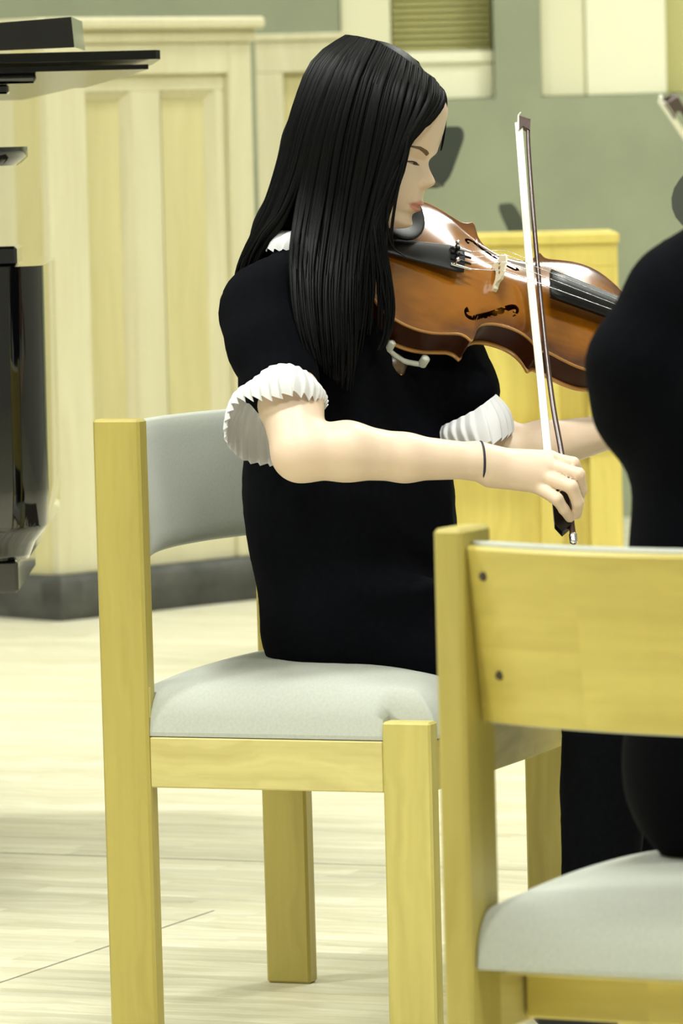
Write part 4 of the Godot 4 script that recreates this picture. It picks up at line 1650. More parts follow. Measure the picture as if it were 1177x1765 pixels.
func make_girl(vx: Transform3D) -> void:
	var t := thing("person", "girl with long black hair in a black dress with white frilled sleeves, bowing a violin", "person")
	t.position = Vector3(0.02, 0, -7.15)
	var skin := Color(0.78, 0.60, 0.455)
	var sk := mat(Color.WHITE, 0.45)
	sk.vertex_color_use_as_albedo = true
	sk.subsurf_scatter_enabled = true
	sk.subsurf_scatter_strength = 0.12
	var black := tri(mat(rgb(12, 13, 18), 0.9, 0.15), blotch(12, 0.05, 0.2), 8.0)
	# ---- head ----
	var hc := at(636, 226, 7.16)
	var yaw := deg_to_rad(17.0)
	var pit := deg_to_rad(17.0)
	var fh := Vector3(cos(yaw), 0, sin(yaw))
	var F := fh * cos(pit) - Vector3.UP * sin(pit)
	var U := Vector3.UP * cos(pit) + fh * sin(pit)
	var S := F.cross(U)
	var tilt := Basis(F, deg_to_rad(-4.0))
	var hx := Transform3D(Basis(F, tilt * U, tilt * S) * 0.98, hc)
	var body := MB.new()
	head_mesh(body, hx, skin, Color(0.62, 0.26, 0.20))
	body.col = skin
	# ---- bow arm and hand, 2.6 mm cells ----
	var w := func(x: float, y: float, z: float) -> Vector3:
		return at(x, y, z)
	var lo: Vector3 = at(430, 930, 6.80)
	var hi: Vector3 = at(1030, 560, 7.08)
	var fa := Field.new(Vector3(lo.x, lo.y, -7.08), Vector3(hi.x, hi.y, -6.84), 0.0026)
	fa.cap(at(488, 640, 6.975), at(503, 690, 6.95), 0.037, 0.039, 0.01)
	fa.cap(at(503, 690, 6.95), at(521, 776, 6.90), 0.039, 0.0355, 0.012)
	fa.cap(at(521, 776, 6.90), at(600, 774, 6.91), 0.0352, 0.036, 0.012)
	fa.cap(at(600, 774, 6.91), at(700, 785, 6.93), 0.036, 0.0292, 0.012)
	fa.cap(at(700, 785, 6.93), at(825, 791, 6.955), 0.0292, 0.0222, 0.012)
	fa.cap(at(825, 791, 6.955), at(850, 796, 6.957), 0.0222, 0.0215, 0.012)
	# back of the hand
	fa.cap(at(848, 790, 6.968), at(950, 787, 6.978), 0.0165, 0.0112, 0.012)
	fa.cap(at(850, 796, 6.958), at(945, 799, 6.966), 0.0175, 0.0115, 0.010)
	fa.cap(at(850, 806, 6.955), at(936, 816, 6.960), 0.0170, 0.0112, 0.010)
	fa.cap(at(850, 814, 6.958), at(924, 832, 6.960), 0.0160, 0.0104, 0.010)
	# fingers: index, middle, ring, little
	var fing := [
		[[950, 787, 6.978, 0.0096], [990, 795, 6.974, 0.0082], [999, 812, 6.985, 0.0072], [992, 826, 7.0, 0.0066]],
		[[945, 799, 6.966, 0.0100], [999, 814, 6.957, 0.0086], [1003, 840, 6.966, 0.0076], [998, 862, 6.98, 0.0068]],
		[[936, 816, 6.960, 0.0098], [987, 835, 6.945, 0.0086], [998, 862, 6.953, 0.0077], [996, 882, 6.968, 0.0068]],
		[[924, 832, 6.960, 0.0092], [962, 856, 6.945, 0.0078], [974, 874, 6.952, 0.0068], [984, 889, 6.965, 0.0060]]]
	for q in fing:
		for k in 3:
			fa.cap(at(q[k][0], q[k][1], q[k][2]), at(q[k + 1][0], q[k + 1][1], q[k + 1][2]), q[k][3], q[k + 1][3], 0.0028)
	# thumb under the stick
	fa.cap(at(885, 820, 6.985), at(935, 836, 7.0), 0.0125, 0.0098, 0.006)
	fa.cap(at(935, 836, 7.0), at(968, 838, 7.006), 0.0098, 0.0082, 0.004)
	fa.build(body)
	# ---- the other arm, up to the neck of the violin ----
	var fb := Field.new(Vector3(0.10, 0.62, -7.46), Vector3(0.50, 1.02, -7.02), 0.0045)
	var neckp := vx * (Vector3(42.0, 1.5, 0.0) * 0.01 * VS)
	var lel := at(884, 779, 7.185)
	var wri := at(1062, 738, 7.24)
	fb.cap(at(803, 695, 7.225), lel, 0.031, 0.033, 0.012)
	fb.cap(lel, lel.lerp(wri, 0.3), 0.034, 0.033, 0.012)
	fb.cap(lel.lerp(wri, 0.3), wri, 0.033, 0.0215, 0.012)
	var palm := vx * (Vector3(42.0, -1.0, 4.0) * 0.01 * VS)
	fb.cap(wri, palm, 0.021, 0.02, 0.012)
	for k in 4:
		var x := 39.5 + k * 1.9
		var m0 := vx * (Vector3(x, -0.5, 4.2) * 0.01 * VS)
		var m1 := vx * (Vector3(x + 0.4, 5.6, 3.4) * 0.01 * VS)
		var m2 := vx * (Vector3(x + 0.4, 6.4, 0.6) * 0.01 * VS)
		fb.cap(palm, m0, 0.017, 0.011, 0.008)
		fb.cap(m0, m1, 0.0095, 0.008, 0.003)
		fb.cap(m1, m2, 0.008, 0.0065, 0.003)
	fb.cap(palm, vx * (Vector3(40.0, 1.0, -2.4) * 0.01 * VS), 0.014, 0.01, 0.006)
	fb.cap(vx * (Vector3(40.0, 1.0, -2.4) * 0.01 * VS), vx * (Vector3(40.0, 4.0, -2.8) * 0.01 * VS), 0.01, 0.008, 0.004)
	fb.build(body)
	# ---- neck, trunk and legs under the dress ----
	var hipR := at(612, 1082, 7.09)
	var hipL := at(668, 1072, 7.22)
	var kneR := at(1052, 1140, 6.96)
	var kneL := at(1085, 1118, 7.10)
	var fc := Field.new(Vector3(-0.26, 0.0, -7.42), Vector3(0.50, 1.16, -6.78), 0.013)
	fc.cap(at(618, 330, 7.16), at(597, 440, 7.17), 0.043, 0.046, 0.02)
	fc.cap(at(597, 440, 7.17), at(600, 650, 7.20), 0.046, 0.08, 0.02)
	fc.cap(at(600, 650, 7.20), at(640, 1060, 7.16), 0.09, 0.085, 0.02)
	fc.cap(at(470, 520, 7.05), at(597, 450, 7.17), 0.035, 0.04, 0.02)
	fc.cap(at(597, 450, 7.17), at(735, 525, 7.32), 0.036, 0.033, 0.02)
	for q in [[hipR, kneR, at(1030, 1560, 6.99), -0.02], [hipL, kneL, at(1075, 1560, 7.12), 0.0]]:
		fc.cap(q[0], q[1], 0.06, 0.048, 0.02)
		var ank: Vector3 = Vector3(q[2].x, 0.08, q[2].z)
		fc.cap(q[1], ank, 0.045, 0.03, 0.02)
	fc.build(body)
	# ears
	for s in [1, -1]:
		var ep := []
		var er := []
		for k in 14:
			var a := lerpf(-0.6, 4.4, k / 13.0)
			ep.append(hx * (Vector3(-0.9 - sin(a) * 1.5, -0.6 + cos(a) * 2.7, s * (6.9 + 0.5 * sin(a))) * 0.01))
			er.append(0.0042)
		body.tube(ep, er, 8)
	shift(part("body", body, sk, t), t)
	# ---- features of the face ----
	var dark := mat(rgb(34, 24, 20), 0.5)
	for s in [1.0, -1.0]:
		var white := MB.new()
		face_patch(white, hx, [[s * 1.95, 0.18], [s * 2.6, 0.46], [s * 3.4, 0.50], [s * 4.4, 0.30]], [[s * 1.95, 0.12], [s * 2.6, 0.10], [s * 3.4, 0.10], [s * 4.4, 0.24]], 0.03)
		shift(part("eye", white, mat(rgb(150, 128, 108), 0.4), t), t)
		var iris := MB.new()
		face_patch(iris, hx, [[s * 2.35, 0.40], [s * 2.7, 0.48], [s * 3.3, 0.50], [s * 3.45, 0.42]], [[s * 2.35, 0.14], [s * 2.7, 0.10], [s * 3.3, 0.10], [s * 3.45, 0.14]], 0.05)
		shift(part("iris", iris, dark, t), t)
		var lash := MB.new()
		face_patch(lash, hx, [[s * 1.85, 0.26], [s * 2.6, 0.62], [s * 3.4, 0.66], [s * 4.9, 0.34]], [[s * 1.95, 0.18], [s * 2.6, 0.45], [s * 3.4, 0.49], [s * 4.6, 0.25]], 0.05)
		shift(part("eyelash", lash, dark, t), t)
		var brow := MB.new()
		face_patch(brow, hx, [[s * 1.5, 1.95], [s * 2.4, 2.2], [s * 3.8, 2.4], [s * 5.3, 2.2]], [[s * 1.5, 1.62], [s * 2.4, 1.8], [s * 3.8, 2.08], [s * 5.3, 2.1]], 0.03)
		shift(part("eyebrow", brow, mat(rgb(112, 88, 64), 0.9), t), t)
	# ---- dress ----
	var fd := Field.new(Vector3(-0.27, 0.0, -7.46), Vector3(0.54, 1.12, -6.74), 0.009)
	var lat := Vector3(0.61, 0, -0.79)   # from her right shoulder to her left
	fd.cap(at(460, 528, 7.05), at(560, 452, 7.13), 0.050, 0.05, 0.03)
	fd.cap(at(560, 455, 7.14), at(640, 462, 7.24), 0.046, 0.044, 0.03)
	fd.cap(at(640, 462, 7.24), at(738, 535, 7.32), 0.044, 0.046, 0.03)
	var spine := [[at(590, 530, 7.215), 0.078, 0.06], [at(598, 650, 7.20), 0.095, 0.055], [at(602, 800, 7.17), 0.092, 0.053], [at(608, 900, 7.16), 0.092, 0.055], [at(630, 1060, 7.15), 0.098, 0.062]]
	for k in 4:
		for s in [-1.0, 1.0]:
			fd.cap(spine[k][0] + lat * s * spine[k][2], spine[k + 1][0] + lat * s * spine[k + 1][2], spine[k][1], spine[k + 1][1], 0.04)
	# sleeves
	fd.cap(at(457, 530, 7.05), at(468, 590, 7.01), 0.050, 0.051, 0.03)
	fd.cap(at(468, 590, 7.01), at(488, 658, 6.97), 0.051, 0.047, 0.02)
	fd.cap(at(738, 535, 7.32), at(796, 672, 7.215), 0.050, 0.050, 0.02)
	# lap and trouser legs
	for q in [[hipR, kneR, at(1030, 1560, 6.99)], [hipL, kneL, at(1075, 1560, 7.12)]]:
		fd.cap(q[0], q[1], 0.083, 0.062, 0.03)
		fd.cap(q[1], Vector3(q[2].x, 0.10, q[2].z), 0.058, 0.048, 0.03)
	fd.cap(at(560, 1090, 7.15), at(700, 1095, 7.11), 0.075, 0.07, 0.03)
	var dress := MB.new()
	fd.build(dress)
	# soft creases
	var nn := FastNoiseLite.new()
	nn.seed = 9
	nn.frequency = 9.0
	for k in dress.v.size():
		var p := dress.v[k]
		var a := nn.get_noise_3d(p.x * 1.4 + p.y * 0.6, p.y * 0.55 - p.x * 0.3, p.z * 1.4)
		dress.v[k] = p + dress.n[k] * a * 0.005
		dress.n[k] = (dress.n[k] + Vector3(nn.get_noise_3d(p.x * 2, p.y, p.z * 2 + 7), 0, nn.get_noise_3d(p.x * 2 + 9, p.y, p.z * 2)) * 0.25).normalized()
	shift(part("dress", dress, black, t, "black short-sleeved dress"), t)
	# ---- frills ----
	var frill := mat(rgb(230, 230, 234), 0.8)
	frill.cull_mode = BaseMaterial3D.CULL_DISABLED
	frill.backlight_enabled = true
	frill.backlight = Color(0.3, 0.3, 0.3)
	var pr := []
	for q in [[556, 690, 6.985, 562, 704, 6.98], [549, 660, 6.945, 559, 694, 6.945], [532, 637, 6.922, 543, 688, 6.91], [501, 623, 6.912, 510, 678, 6.893], [468, 627, 6.917, 475, 686, 6.896], [443, 645, 6.928, 441, 686, 6.905], [424, 663, 6.95, 405, 694, 6.93], [417, 675, 6.98, 388, 752, 6.955], [427, 690, 7.004, 414, 788, 6.985], [455, 700, 7.018, 450, 800, 7.0], [490, 705, 7.024, 492, 796, 7.01], [525, 702, 7.02, 525, 755, 7.015], [548, 698, 7.005, 556, 714, 7.0]]:
		pr.append([at(q[0], q[1], q[2]), at(q[3], q[4], q[5])])
	shift(part("sleeve_frill", ruffle(pr, 34, 0.0075), frill, t, "white pleated frill on the bow arm sleeve"), t)
	pr = []
	for q in [[752, 735, 7.20, 752, 768, 7.195], [772, 726, 7.165, 778, 765, 7.155], [798, 714, 7.145, 808, 764, 7.13], [824, 700, 7.14, 840, 764, 7.115], [846, 684, 7.145, 868, 756, 7.125], [856, 676, 7.185, 888, 742, 7.165], [846, 678, 7.23, 880, 730, 7.225], [825, 686, 7.262, 845, 735, 7.26], [790, 706, 7.265, 805, 745, 7.265], [764, 724, 7.24, 770, 760, 7.24]]:
		pr.append([at(q[0], q[1], q[2]), at(q[3], q[4], q[5])])
	shift(part("sleeve_frill", ruffle(pr, 24, 0.006), frill, t, "white pleated frill on the violin arm sleeve"), t)
	# collar
	pr = []
	for k in 12:
		var a := TAU * k / 12.0
		var c0 := at(560, 418, 7.12)
		pr.append([c0 + Vector3(cos(a) * 0.052, 0.016 - cos(a) * 0.004, sin(a) * 0.045), c0 + Vector3(cos(a) * 0.082, -0.008 - cos(a) * 0.003, sin(a) * 0.058)])
	shift(part("collar", ruffle(pr, 34, 0.004), frill, t, "white pleated collar"), t)
	# hair tie on the wrist
	var tie := MB.new()
	var tp := []
	var tr := []
	var ax: Vector3 = (at(850, 796, 6.957) - at(810, 790, 6.952)).normalized()
	var u1 := ax.cross(Vector3(0, 0, 1)).normalized()
	var u2 := ax.cross(u1)
	for k in 33:
		var a := TAU * k / 32.0
		tp.append(at(831, 792, 6.956) + u1 * cos(a) * 0.0242 + u2 * sin(a) * 0.0242 + ax * 0.004 * cos(a))
		tr.append(0.0021)
	tie.tube(tp, tr, 8, Vector3.ZERO, false)
	shift(part("hair_tie", tie, mat(rgb(34, 28, 48), 0.6), t, "dark elastic hair tie round the wrist"), t)
	# shoes
	for q in [at(1030, 1560, 6.99), at(1075, 1560, 7.12)]:
		var sh := MB.new()
		sh.tube([Vector3(q.x - 0.07, 0.035, q.z - 0.02), Vector3(q.x, 0.045, q.z), Vector3(q.x + 0.08, 0.034, q.z + 0.03), Vector3(q.x + 0.15, 0.026, q.z + 0.05)], [[0.03, 0.034], [0.034, 0.045], [0.038, 0.033], [0.03, 0.024]], 14, Vector3.UP)
		shift(part("shoe", sh, mat(rgb(18, 18, 20), 0.4), t), t)
	make_girl_hair(t, hx)

func make_girl_hair(t: Node3D, hx: Transform3D) -> void:
	rng.seed = 21
	var hm := mat(rgb(6, 6, 8), 0.46, 0.24)
	# mass of hair under the locks
	var fh := Field.new(Vector3(-0.20, 0.72, -7.32), Vector3(0.16, 1.30, -6.98), 0.007)
	fh.ell(hx * (Vector3(-1.1, 2.3, 0.0) * 0.01), Vector3(0.093, 0.096, 0.079), hx.basis.orthonormalized(), 0.01)
	fh.cap(hx * (Vector3(-4.0, -2.0, 3.5) * 0.01), at(575, 330, 7.13), 0.045, 0.045, 0.03)
	fh.cap(at(575, 330, 7.13), at(575, 450, 7.12), 0.045, 0.04, 0.03)
	fh.cap(at(575, 330, 7.20), at(570, 430, 7.2), 0.05, 0.04, 0.03)
	fh.cap(at(575, 450, 7.12), at(580, 560, 7.085), 0.04, 0.026, 0.03)
	fh.cap(at(580, 560, 7.085), at(585, 640, 7.06), 0.026, 0.012, 0.02)
	fh.cap(at(540, 260, 7.14), at(475, 390, 7.15), 0.04, 0.024, 0.03)
	fh.cap(at(475, 390, 7.15), at(435, 450, 7.15), 0.024, 0.014, 0.02)
	fh.cap(at(640, 300, 7.11), at(630, 420, 7.115), 0.026, 0.03, 0.02)
	var mass := MB.new()
	fh.build(mass)
	shift(part("hair", mass, hm, t, "long straight black hair"), t)
	var G := {}
	G.back = [
		[[600, 58, 7.15], [543, 104, 7.12], [510, 185, 7.10], [486, 280, 7.105], [458, 365, 7.11], [430, 428, 7.12], [416, 465, 7.13], [410, 488, 7.135]],
		[[622, 60, 7.14], [578, 118, 7.09], [542, 208, 7.075], [518, 300, 7.08], [492, 365, 7.08], [460, 405, 7.09], [438, 445, 7.10], [424, 482, 7.11]]]
	G.front = [
		[[622, 60, 7.14], [580, 120, 7.088], [546, 215, 7.072], [524, 310, 7.077], [508, 395, 7.05], [504, 455, 7.0], [512, 540, 6.965], [536, 620, 6.955]],
		[[650, 66, 7.13], [620, 130, 7.08], [594, 228, 7.062], [578, 330, 7.066], [564, 420, 7.045], [556, 500, 7.005], [560, 590, 6.985], [566, 660, 6.985]],
		[[684, 86, 7.125], [662, 146, 7.076], [643, 240, 7.06], [626, 330, 7.062], [612, 420, 7.055], [606, 510, 7.03], [606, 600, 7.02], [600, 690, 7.02]],
		[[716, 108, 7.12], [706, 160, 7.075], [686, 236, 7.062], [662, 314, 7.06], [642, 385, 7.06], [632, 455, 7.055], [624, 535, 7.05], [606, 640, 7.04]],
		[[748, 130, 7.12], [742, 172, 7.082], [712, 224, 7.064], [692, 268, 7.06], [672, 330, 7.058], [654, 385, 7.055], [662, 470, 7.05], [664, 572, 7.05]],
		[[766, 154, 7.12], [761, 178, 7.095], [738, 206, 7.076], [708, 228, 7.066], [692, 290, 7.06], [672, 345, 7.056], [652, 392, 7.052], [648, 440, 7.05]]]
	var fine := MB.new()
	var pick := func(g: Array, u: float) -> Array:
		var f := u * (g.size() - 1)
		var i := mini(int(f), g.size() - 2)
		var r := []
		for k in 8:
			var a: Array = g[i][k]
			var b: Array = g[i + 1][k]
			r.append(at(lerpf(a[0], b[0], f - i), lerpf(a[1], b[1], f - i), lerpf(a[2], b[2], f - i)))
		return r
	var view := Vector3(0, 0.1, 1)
	for spec in [["back", 95, 0.0], ["front", 330, 0.0], ["back", 40, 0.012], ["front", 120, 0.012]]:
		for k in spec[1]:
			var u: float = (k + rng.randf()) / float(spec[1])
			var p: Array = pick.call(G[spec[0]], u)
			var jx := rng.randf_range(-1, 1)
			var jz := rng.randf_range(0, 1)
			var wav := rng.randf_range(0, TAU)
			for m in 8:
				var f := m / 7.0
				p[m] += Vector3(jx * 0.004 * f + sin(wav + f * 4.0) * 0.003 * f, sin(wav) * 0.006 * f, -jz * 0.010 - spec[2] + sin(wav * 2.0 + f * 3.0) * 0.002)
			var cut := rng.randf_range(0.86, 1.0) if rng.randf() < 0.75 else rng.randf_range(0.7, 0.9)
			var sp: Array = spline(p, 22).slice(0, int(22 * cut))
			hair_lock(fine, sp, rng.randf_range(0.0022, 0.0052), 0.0016, view)
	# the far side: mirrored through the middle of the head, only down to the jaw
	var sd: Vector3 = hx.basis.z.normalized()
	for k in 150:
		var u := (k + rng.randf()) / 150.0
		var p: Array = pick.call(G.front if k % 3 else G.back, u * (0.5 if k % 3 else 1.0))
		for m in 8:
			p[m] -= sd * 2.0 * (p[m] - hx.origin).dot(sd)
			p[m] += sd * -0.002 * rng.randf()
		var sp: Array = spline(p, 22).slice(0, 13)
		hair_lock(fine, sp, 0.005, 0.0018, sd)
	# loose single strands by the face and over the violin
	for q in [[[706, 230, 7.06], [700, 262, 7.055], [690, 310, 7.05], [682, 350, 7.05], [676, 400, 7.05], [680, 430, 7.05]],
			[[702, 250, 7.055], [688, 300, 7.05], [672, 345, 7.05], [668, 380, 7.05], [676, 420, 7.048], [700, 440, 7.05]],
			[[690, 280, 7.055], [668, 330, 7.05], [660, 370, 7.05], [664, 430, 7.05], [678, 500, 7.05], [676, 560, 7.05]],
			[[766, 150, 7.13], [771, 165, 7.14], [772, 190, 7.15], [770, 215, 7.15], [767, 240, 7.15], [764, 256, 7.15]],
			[[762, 146, 7.13], [770, 160, 7.14], [770, 185, 7.145], [768, 205, 7.145], [765, 225, 7.145], [763, 235, 7.145]]]:
		var pp := []
		for e in q:
			pp.append(at(e[0], e[1], e[2]))
		for k in 3:
			var sp := spline(pp, 24)
			var j := rng.randf_range(-1, 1) * 0.0025
			for m in 24:
				sp[m] += Vector3(j * m / 24.0, 0, 0.001 * k)
			hair_lock(fine, sp, 0.0014, 0.001, view)
	# the lock that hangs over the violin
	for k in 26:
		var u := rng.randf()
		var pp := []
		for e in [[655, 385, 7.055, 10], [660, 430, 7.05, 9], [668, 480, 7.05, 9], [674, 530, 7.05, 8], [668, 575, 7.05, 6], [655, 600, 7.05, 3]]:
			pp.append(at(e[0] + (u - 0.5) * 2.0 * e[3], e[1], e[2] + rng.randf() * 0.006))
		hair_lock(fine, spline(pp, 20).slice(0, 14 + rng.randi() % 7), 0.0026, 0.0014, view)
	shift(part("hair_locks", fine, hm, t, "glossy locks of long black hair"), t)

# the second player, seen from behind at the right edge
func make_player() -> void:
	var t := thing("person", "player dressed in black seen from behind, seated on the nearest chair at the frame's edge", "person")
	var c := Vector3(0.411, 0, -5.11)
	t.position = c
	var fw := Vector3(0.286, 0, -0.958)
	var rt := Vector3(0.958, 0, 0.286)
	var cloth := tri(mat(rgb(12, 13, 18), 0.9, 0.15), blotch(14, 0.05, 0.2), 8.0)
	var sk := mat(rgb(228, 196, 166), 0.5)
	var f := Field.new(Vector3(0.05, 0.0, -5.80), Vector3(0.85, 1.16, -4.90), 0.011)
	var sp := [[Vector3(0.40, 0.98, -5.10), 0.07, 0.05], [Vector3(0.405, 0.90, -5.10), 0.088, 0.055], [Vector3(0.41, 0.74, -5.10), 0.086, 0.052], [Vector3(0.413, 0.60, -5.10), 0.09, 0.056], [Vector3(0.413, 0.548, -5.09), 0.095, 0.058]]
	for k in 4:
		for s in [-1.0, 1.0]:
			f.cap(sp[k][0] + rt * s * sp[k][2], sp[k + 1][0] + rt * s * sp[k + 1][2], sp[k][1], sp[k + 1][1], 0.04)
	f.cap(at(1180, 510, 5.1), at(1310, 430, 5.1), 0.05, 0.05, 0.03)
	f.cap(at(1310, 430, 5.1), at(1560, 470, 5.05), 0.05, 0.05, 0.03)
	f.cap(at(1176, 525, 5.1), at(1124, 630, 5.1), 0.050, 0.0565, 0.02)
	f.cap(at(1124, 630, 5.1), at(1122, 695, 5.12), 0.0565, 0.049, 0.02)
	f.cap(at(1122, 695, 5.12), at(1150, 735, 5.14), 0.049, 0.043, 0.02)
	f.cap(at(1560, 480, 5.05), at(1640, 700, 5.1), 0.052, 0.045, 0.02)
	for s in [-1.0, 1.0]:
		var hip: Vector3 = Vector3(0.415, 0.55, -5.12) + rt * s * 0.07
		var knee: Vector3 = hip + fw * 0.38 + rt * s * 0.03 + Vector3(0, -0.03, 0)
		f.cap(hip, knee, 0.085, 0.062, 0.03)
		f.cap(knee, Vector3(knee.x, 0.1, knee.z), 0.06, 0.048, 0.03)
	var mb := MB.new()
	f.build(mb)
	shift(part("clothes", mb, cloth, t, "black top and trousers"), t)
	# skin: head, neck, forearms, hands
	var b := MB.new()
	var hc := Vector3(0.43, 1.235, -5.12)
	head_mesh(b, Transform3D(Basis(fw, Vector3.UP, fw.cross(Vector3.UP)), hc), Color.WHITE, Color(0.8, 0.5, 0.45))
	var g := Field.new(Vector3(0.15, 0.6, -5.75), Vector3(0.85, 1.2, -4.95), 0.010)
	g.cap(hc + Vector3(0, -0.06, 0), Vector3(0.405, 1.0, -5.1), 0.043, 0.047, 0.02)
	g.cap(Vector3(0.405, 1.0, -5.1), Vector3(0.412, 0.56, -5.1), 0.05, 0.08, 0.02)
	var el := at(1150, 735, 5.14)
	var hand := Vector3(0.46, 0.98, -5.5)
	g.cap(el, hand, 0.034, 0.022, 0.012)
	var er := at(1640, 700, 5.1)
	var hr := at(1585, 790, 5.36)
	g.cap(er, hr, 0.034, 0.022, 0.012)
	for k in 4:
		var d := Vector3(0.02 * (k - 1.5), 0.03, -0.03)
		g.cap(hand, hand + d, 0.02, 0.01, 0.006)
		g.cap(hand + d, hand + d + Vector3(0.03, 0.01, -0.005), 0.0095, 0.008, 0.003)
		var e := Vector3(0.0, 0.02 * (k - 1.5), -0.045)
		g.cap(hr, hr + e, 0.02, 0.01, 0.006)
		g.cap(hr + e, hr + e + Vector3(-0.015, -0.03, -0.01), 0.0095, 0.008, 0.003)
	g.build(b)
	shift(part("body", b, sk, t), t)
	var h := MB.new()
	var fh := Field.new(Vector3(0.30, 0.90, -5.26), Vector3(0.56, 1.40, -4.94), 0.009)
	fh.ell(hc - fw * 0.015 + Vector3(0, 0.022, 0), Vector3(0.098, 0.098, 0.084), Basis(fw, Vector3.UP, fw.cross(Vector3.UP)), 0.01)
	fh.cap(hc - fw * 0.05, hc - fw * 0.06 + Vector3(0.0, -0.16, 0), 0.06, 0.05, 0.03)
	fh.cap(hc - fw * 0.06 + Vector3(0.0, -0.16, 0), hc - fw * 0.07 + Vector3(0, -0.26, 0), 0.05, 0.025, 0.03)
	fh.build(h)
	shift(part("hair", h, mat(rgb(16, 13, 12), 0.4), t), t)
	for s in [-1.0, 1.0]:
		var knee: Vector3 = Vector3(0.415, 0, -5.12) + rt * s * 0.10 + fw * 0.38
		var sh := MB.new()
		sh.tube([knee - fw * 0.07 + Vector3(0, 0.035, 0), knee + Vector3(0, 0.045, 0), knee + fw * 0.08 + Vector3(0, 0.034, 0), knee + fw * 0.15 + Vector3(0, 0.026, 0)], [[0.03, 0.034], [0.034, 0.045], [0.038, 0.033], [0.03, 0.024]], 12, Vector3.UP)
		shift(part("shoe", sh, mat(rgb(18, 18, 20), 0.4), t), t)

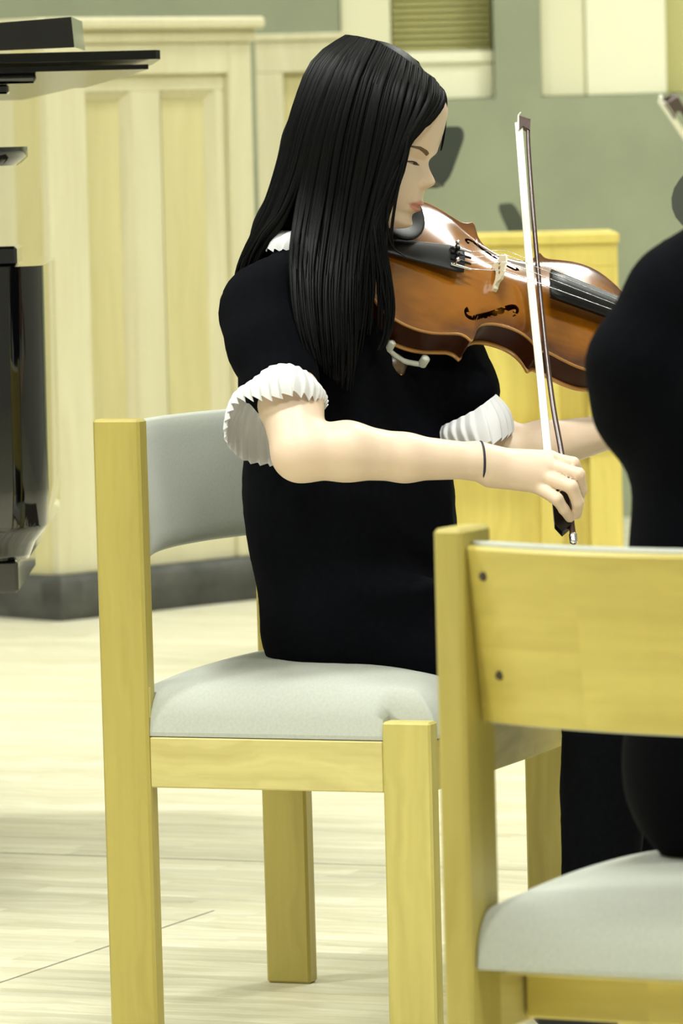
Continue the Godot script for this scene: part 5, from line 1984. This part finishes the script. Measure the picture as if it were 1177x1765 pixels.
func _ready() -> void:
	# ---- camera ----
	var cam := Camera3D.new()
	cam.name = "camera"
	add_child(cam)
	var o := ray(588.5, 882.5)
	var rx := (ray(589.5, 882.5) - o).normalized()
	var uy := (ray(588.5, 881.5) - o).normalized()
	cam.transform = Transform3D(Basis(rx, uy, -o.normalized()), Vector3(0, EYE, 0))
	var att := CameraAttributesPhysical.new()
	att.frustum_focal_length = 12.0 / tan(atan(882.5 / FPX))
	att.frustum_focus_distance = 7.02
	att.exposure_aperture = att.frustum_focal_length / 14.0
	cam.attributes = att
	cam.fov = rad_to_deg(2.0 * atan(882.5 / FPX))
	cam.near = 0.05
	cam.far = 60.0
	cam.current = true
	print("fov ", cam.fov, " want ", rad_to_deg(2.0 * atan(882.5 / FPX)))
	# ---- surroundings and exposure ----
	var env := Environment.new()
	env.background_mode = Environment.BG_COLOR
	env.background_color = Color(0.02, 0.02, 0.02)
	env.tonemap_mode = Environment.TONE_MAPPER_LINEAR
	env.tonemap_exposure = 2.05
	env.sdfgi_enabled = true
	env.ssao_enabled = true
	env.ssil_enabled = true
	var we := WorldEnvironment.new()
	we.environment = env
	add_child(we)
	make_materials()
	M.wood_back_z = M.wood_back
	# ---- lights ----
	for q in [[-3.2, -2.5], [2.4, -2.5], [-3.2, -6.2], [0.4, -5.6], [-3.2, -10.0], [2.4, -10.0], [2.4, -13.6]]:
		ceiling_lamp(Vector3(q[0], 5.12, q[1]), Vector2(1.2, 0.6), 7.0, "white ceiling light panel above the stage, out of the frame")
	make_room()
	make_screen()
	print("room ", Time.get_ticks_msec())
	var chair := make_chair("wooden chair with grey cushions that the girl sits on")
	chair.position = Vector3(-0.2072, 0, -7.2372)
	chair.rotation.y = -0.3709
	var near := chair.duplicate()
	near.name = numbered("wooden_chair")
	add_child(near)
	near.set_meta("label", "nearest wooden chair, seen from behind, its curved back board towards us")
	near.position = Vector3(0.330, 0, -4.854)
	near.rotation.y = deg_to_rad(63.0)
	make_piano()
	make_lectern()
	music_stand("dark music stand with its desk edge beside the girl's brow", at(708, 268, 11.0), Basis(Vector3.UP, deg_to_rad(-58)) * Basis(Vector3.RIGHT, deg_to_rad(-25)), 0.34, 0.13)
	music_stand("small dark music stand above the yellow lectern, behind the bow", at(898, 400, 13.0), Basis(Vector3.UP, deg_to_rad(72)) * Basis(Vector3.RIGHT, deg_to_rad(-25)), 0.15, 0.16)
	music_stand("grey music stand at the frame's edge above the black shoulder", at(1362, 326, 5.9), Basis(Vector3(0, 0, 1), deg_to_rad(48)) * Basis(Vector3.RIGHT, deg_to_rad(-20)), 0.2, 0.2)
	# ---- violin ----
	var a := Vector3(0.917, -0.317, -0.245).normalized()
	var w := Vector3(0.04, 0.68, -0.73)
	w = (w - a * a.dot(w)).normalized()
	var n := a.cross(w)
	var vb := Basis(a, n, -w)
	var mid := at(816, 480, 7.21)
	var vx := Transform3D(vb, mid - vb * (Vector3(14.0, 3.4, 0.0) * 0.01 * VS))
	make_violin(vx)
	print("violin ", Time.get_ticks_msec())
	# ---- bow ----
	var con := vx * (Vector3(21.6, 3.0 + 4.6, 0.3) * 0.01 * VS)
	var zc := -con.z - 0.003
	var zf := func(py: float) -> float:
		return zc + (478.0 - py) * 0.00054
	print("bow z ", zc, " end ", zf.call(930.0))
	var st := []
	for q in [[912, 206], [913, 250], [920, 350], [931, 480], [943, 600], [956, 700], [970, 778], [984, 875], [991, 931]]:
		st.append(at(q[0], q[1], zf.call(q[1]) + 0.002))
	var hr := []
	for q in [[896, 207], [903, 300], [917, 480], [934, 650], [946, 775], [956, 862]]:
		hr.append(at(q[0], q[1], zf.call(q[1])))
	var fr := []
	for q in [[951, 835], [958, 903], [971, 917], [986, 904], [981, 840]]:
		fr.append(at(q[0], q[1], zf.call(q[1]) + 0.001))
	make_bow("upright violin bow in the girl's hand, crossing the strings", st, hr, Vector3(1, 0, 0.1), fr, "")
	# the other player's bow: only its tip shows
	st = []
	hr = []
	for k in 6:
		var f := k / 5.0
		st.append(at(lerpf(1165, 1575, f), lerpf(166, 775, f), lerpf(5.0, 5.32, f)))
		hr.append(at(lerpf(1143, 1545, f), lerpf(172, 770, f), lerpf(4.995, 5.315, f)))
	fr = [hr[5], hr[5] + (st[5] - hr[5]) * 0.9, st[5] + (st[4] - st[5]) * 0.15, hr[5] + (hr[4] - hr[5]) * 0.15]
	make_bow("bow tip of the other player, white, at the top corner of the frame", st, hr, Vector3(0.8, -0.5, 0.1), fr, "")
	make_girl(vx)
	print("girl ", Time.get_ticks_msec())
	make_player()
	print("done ", Time.get_ticks_msec())
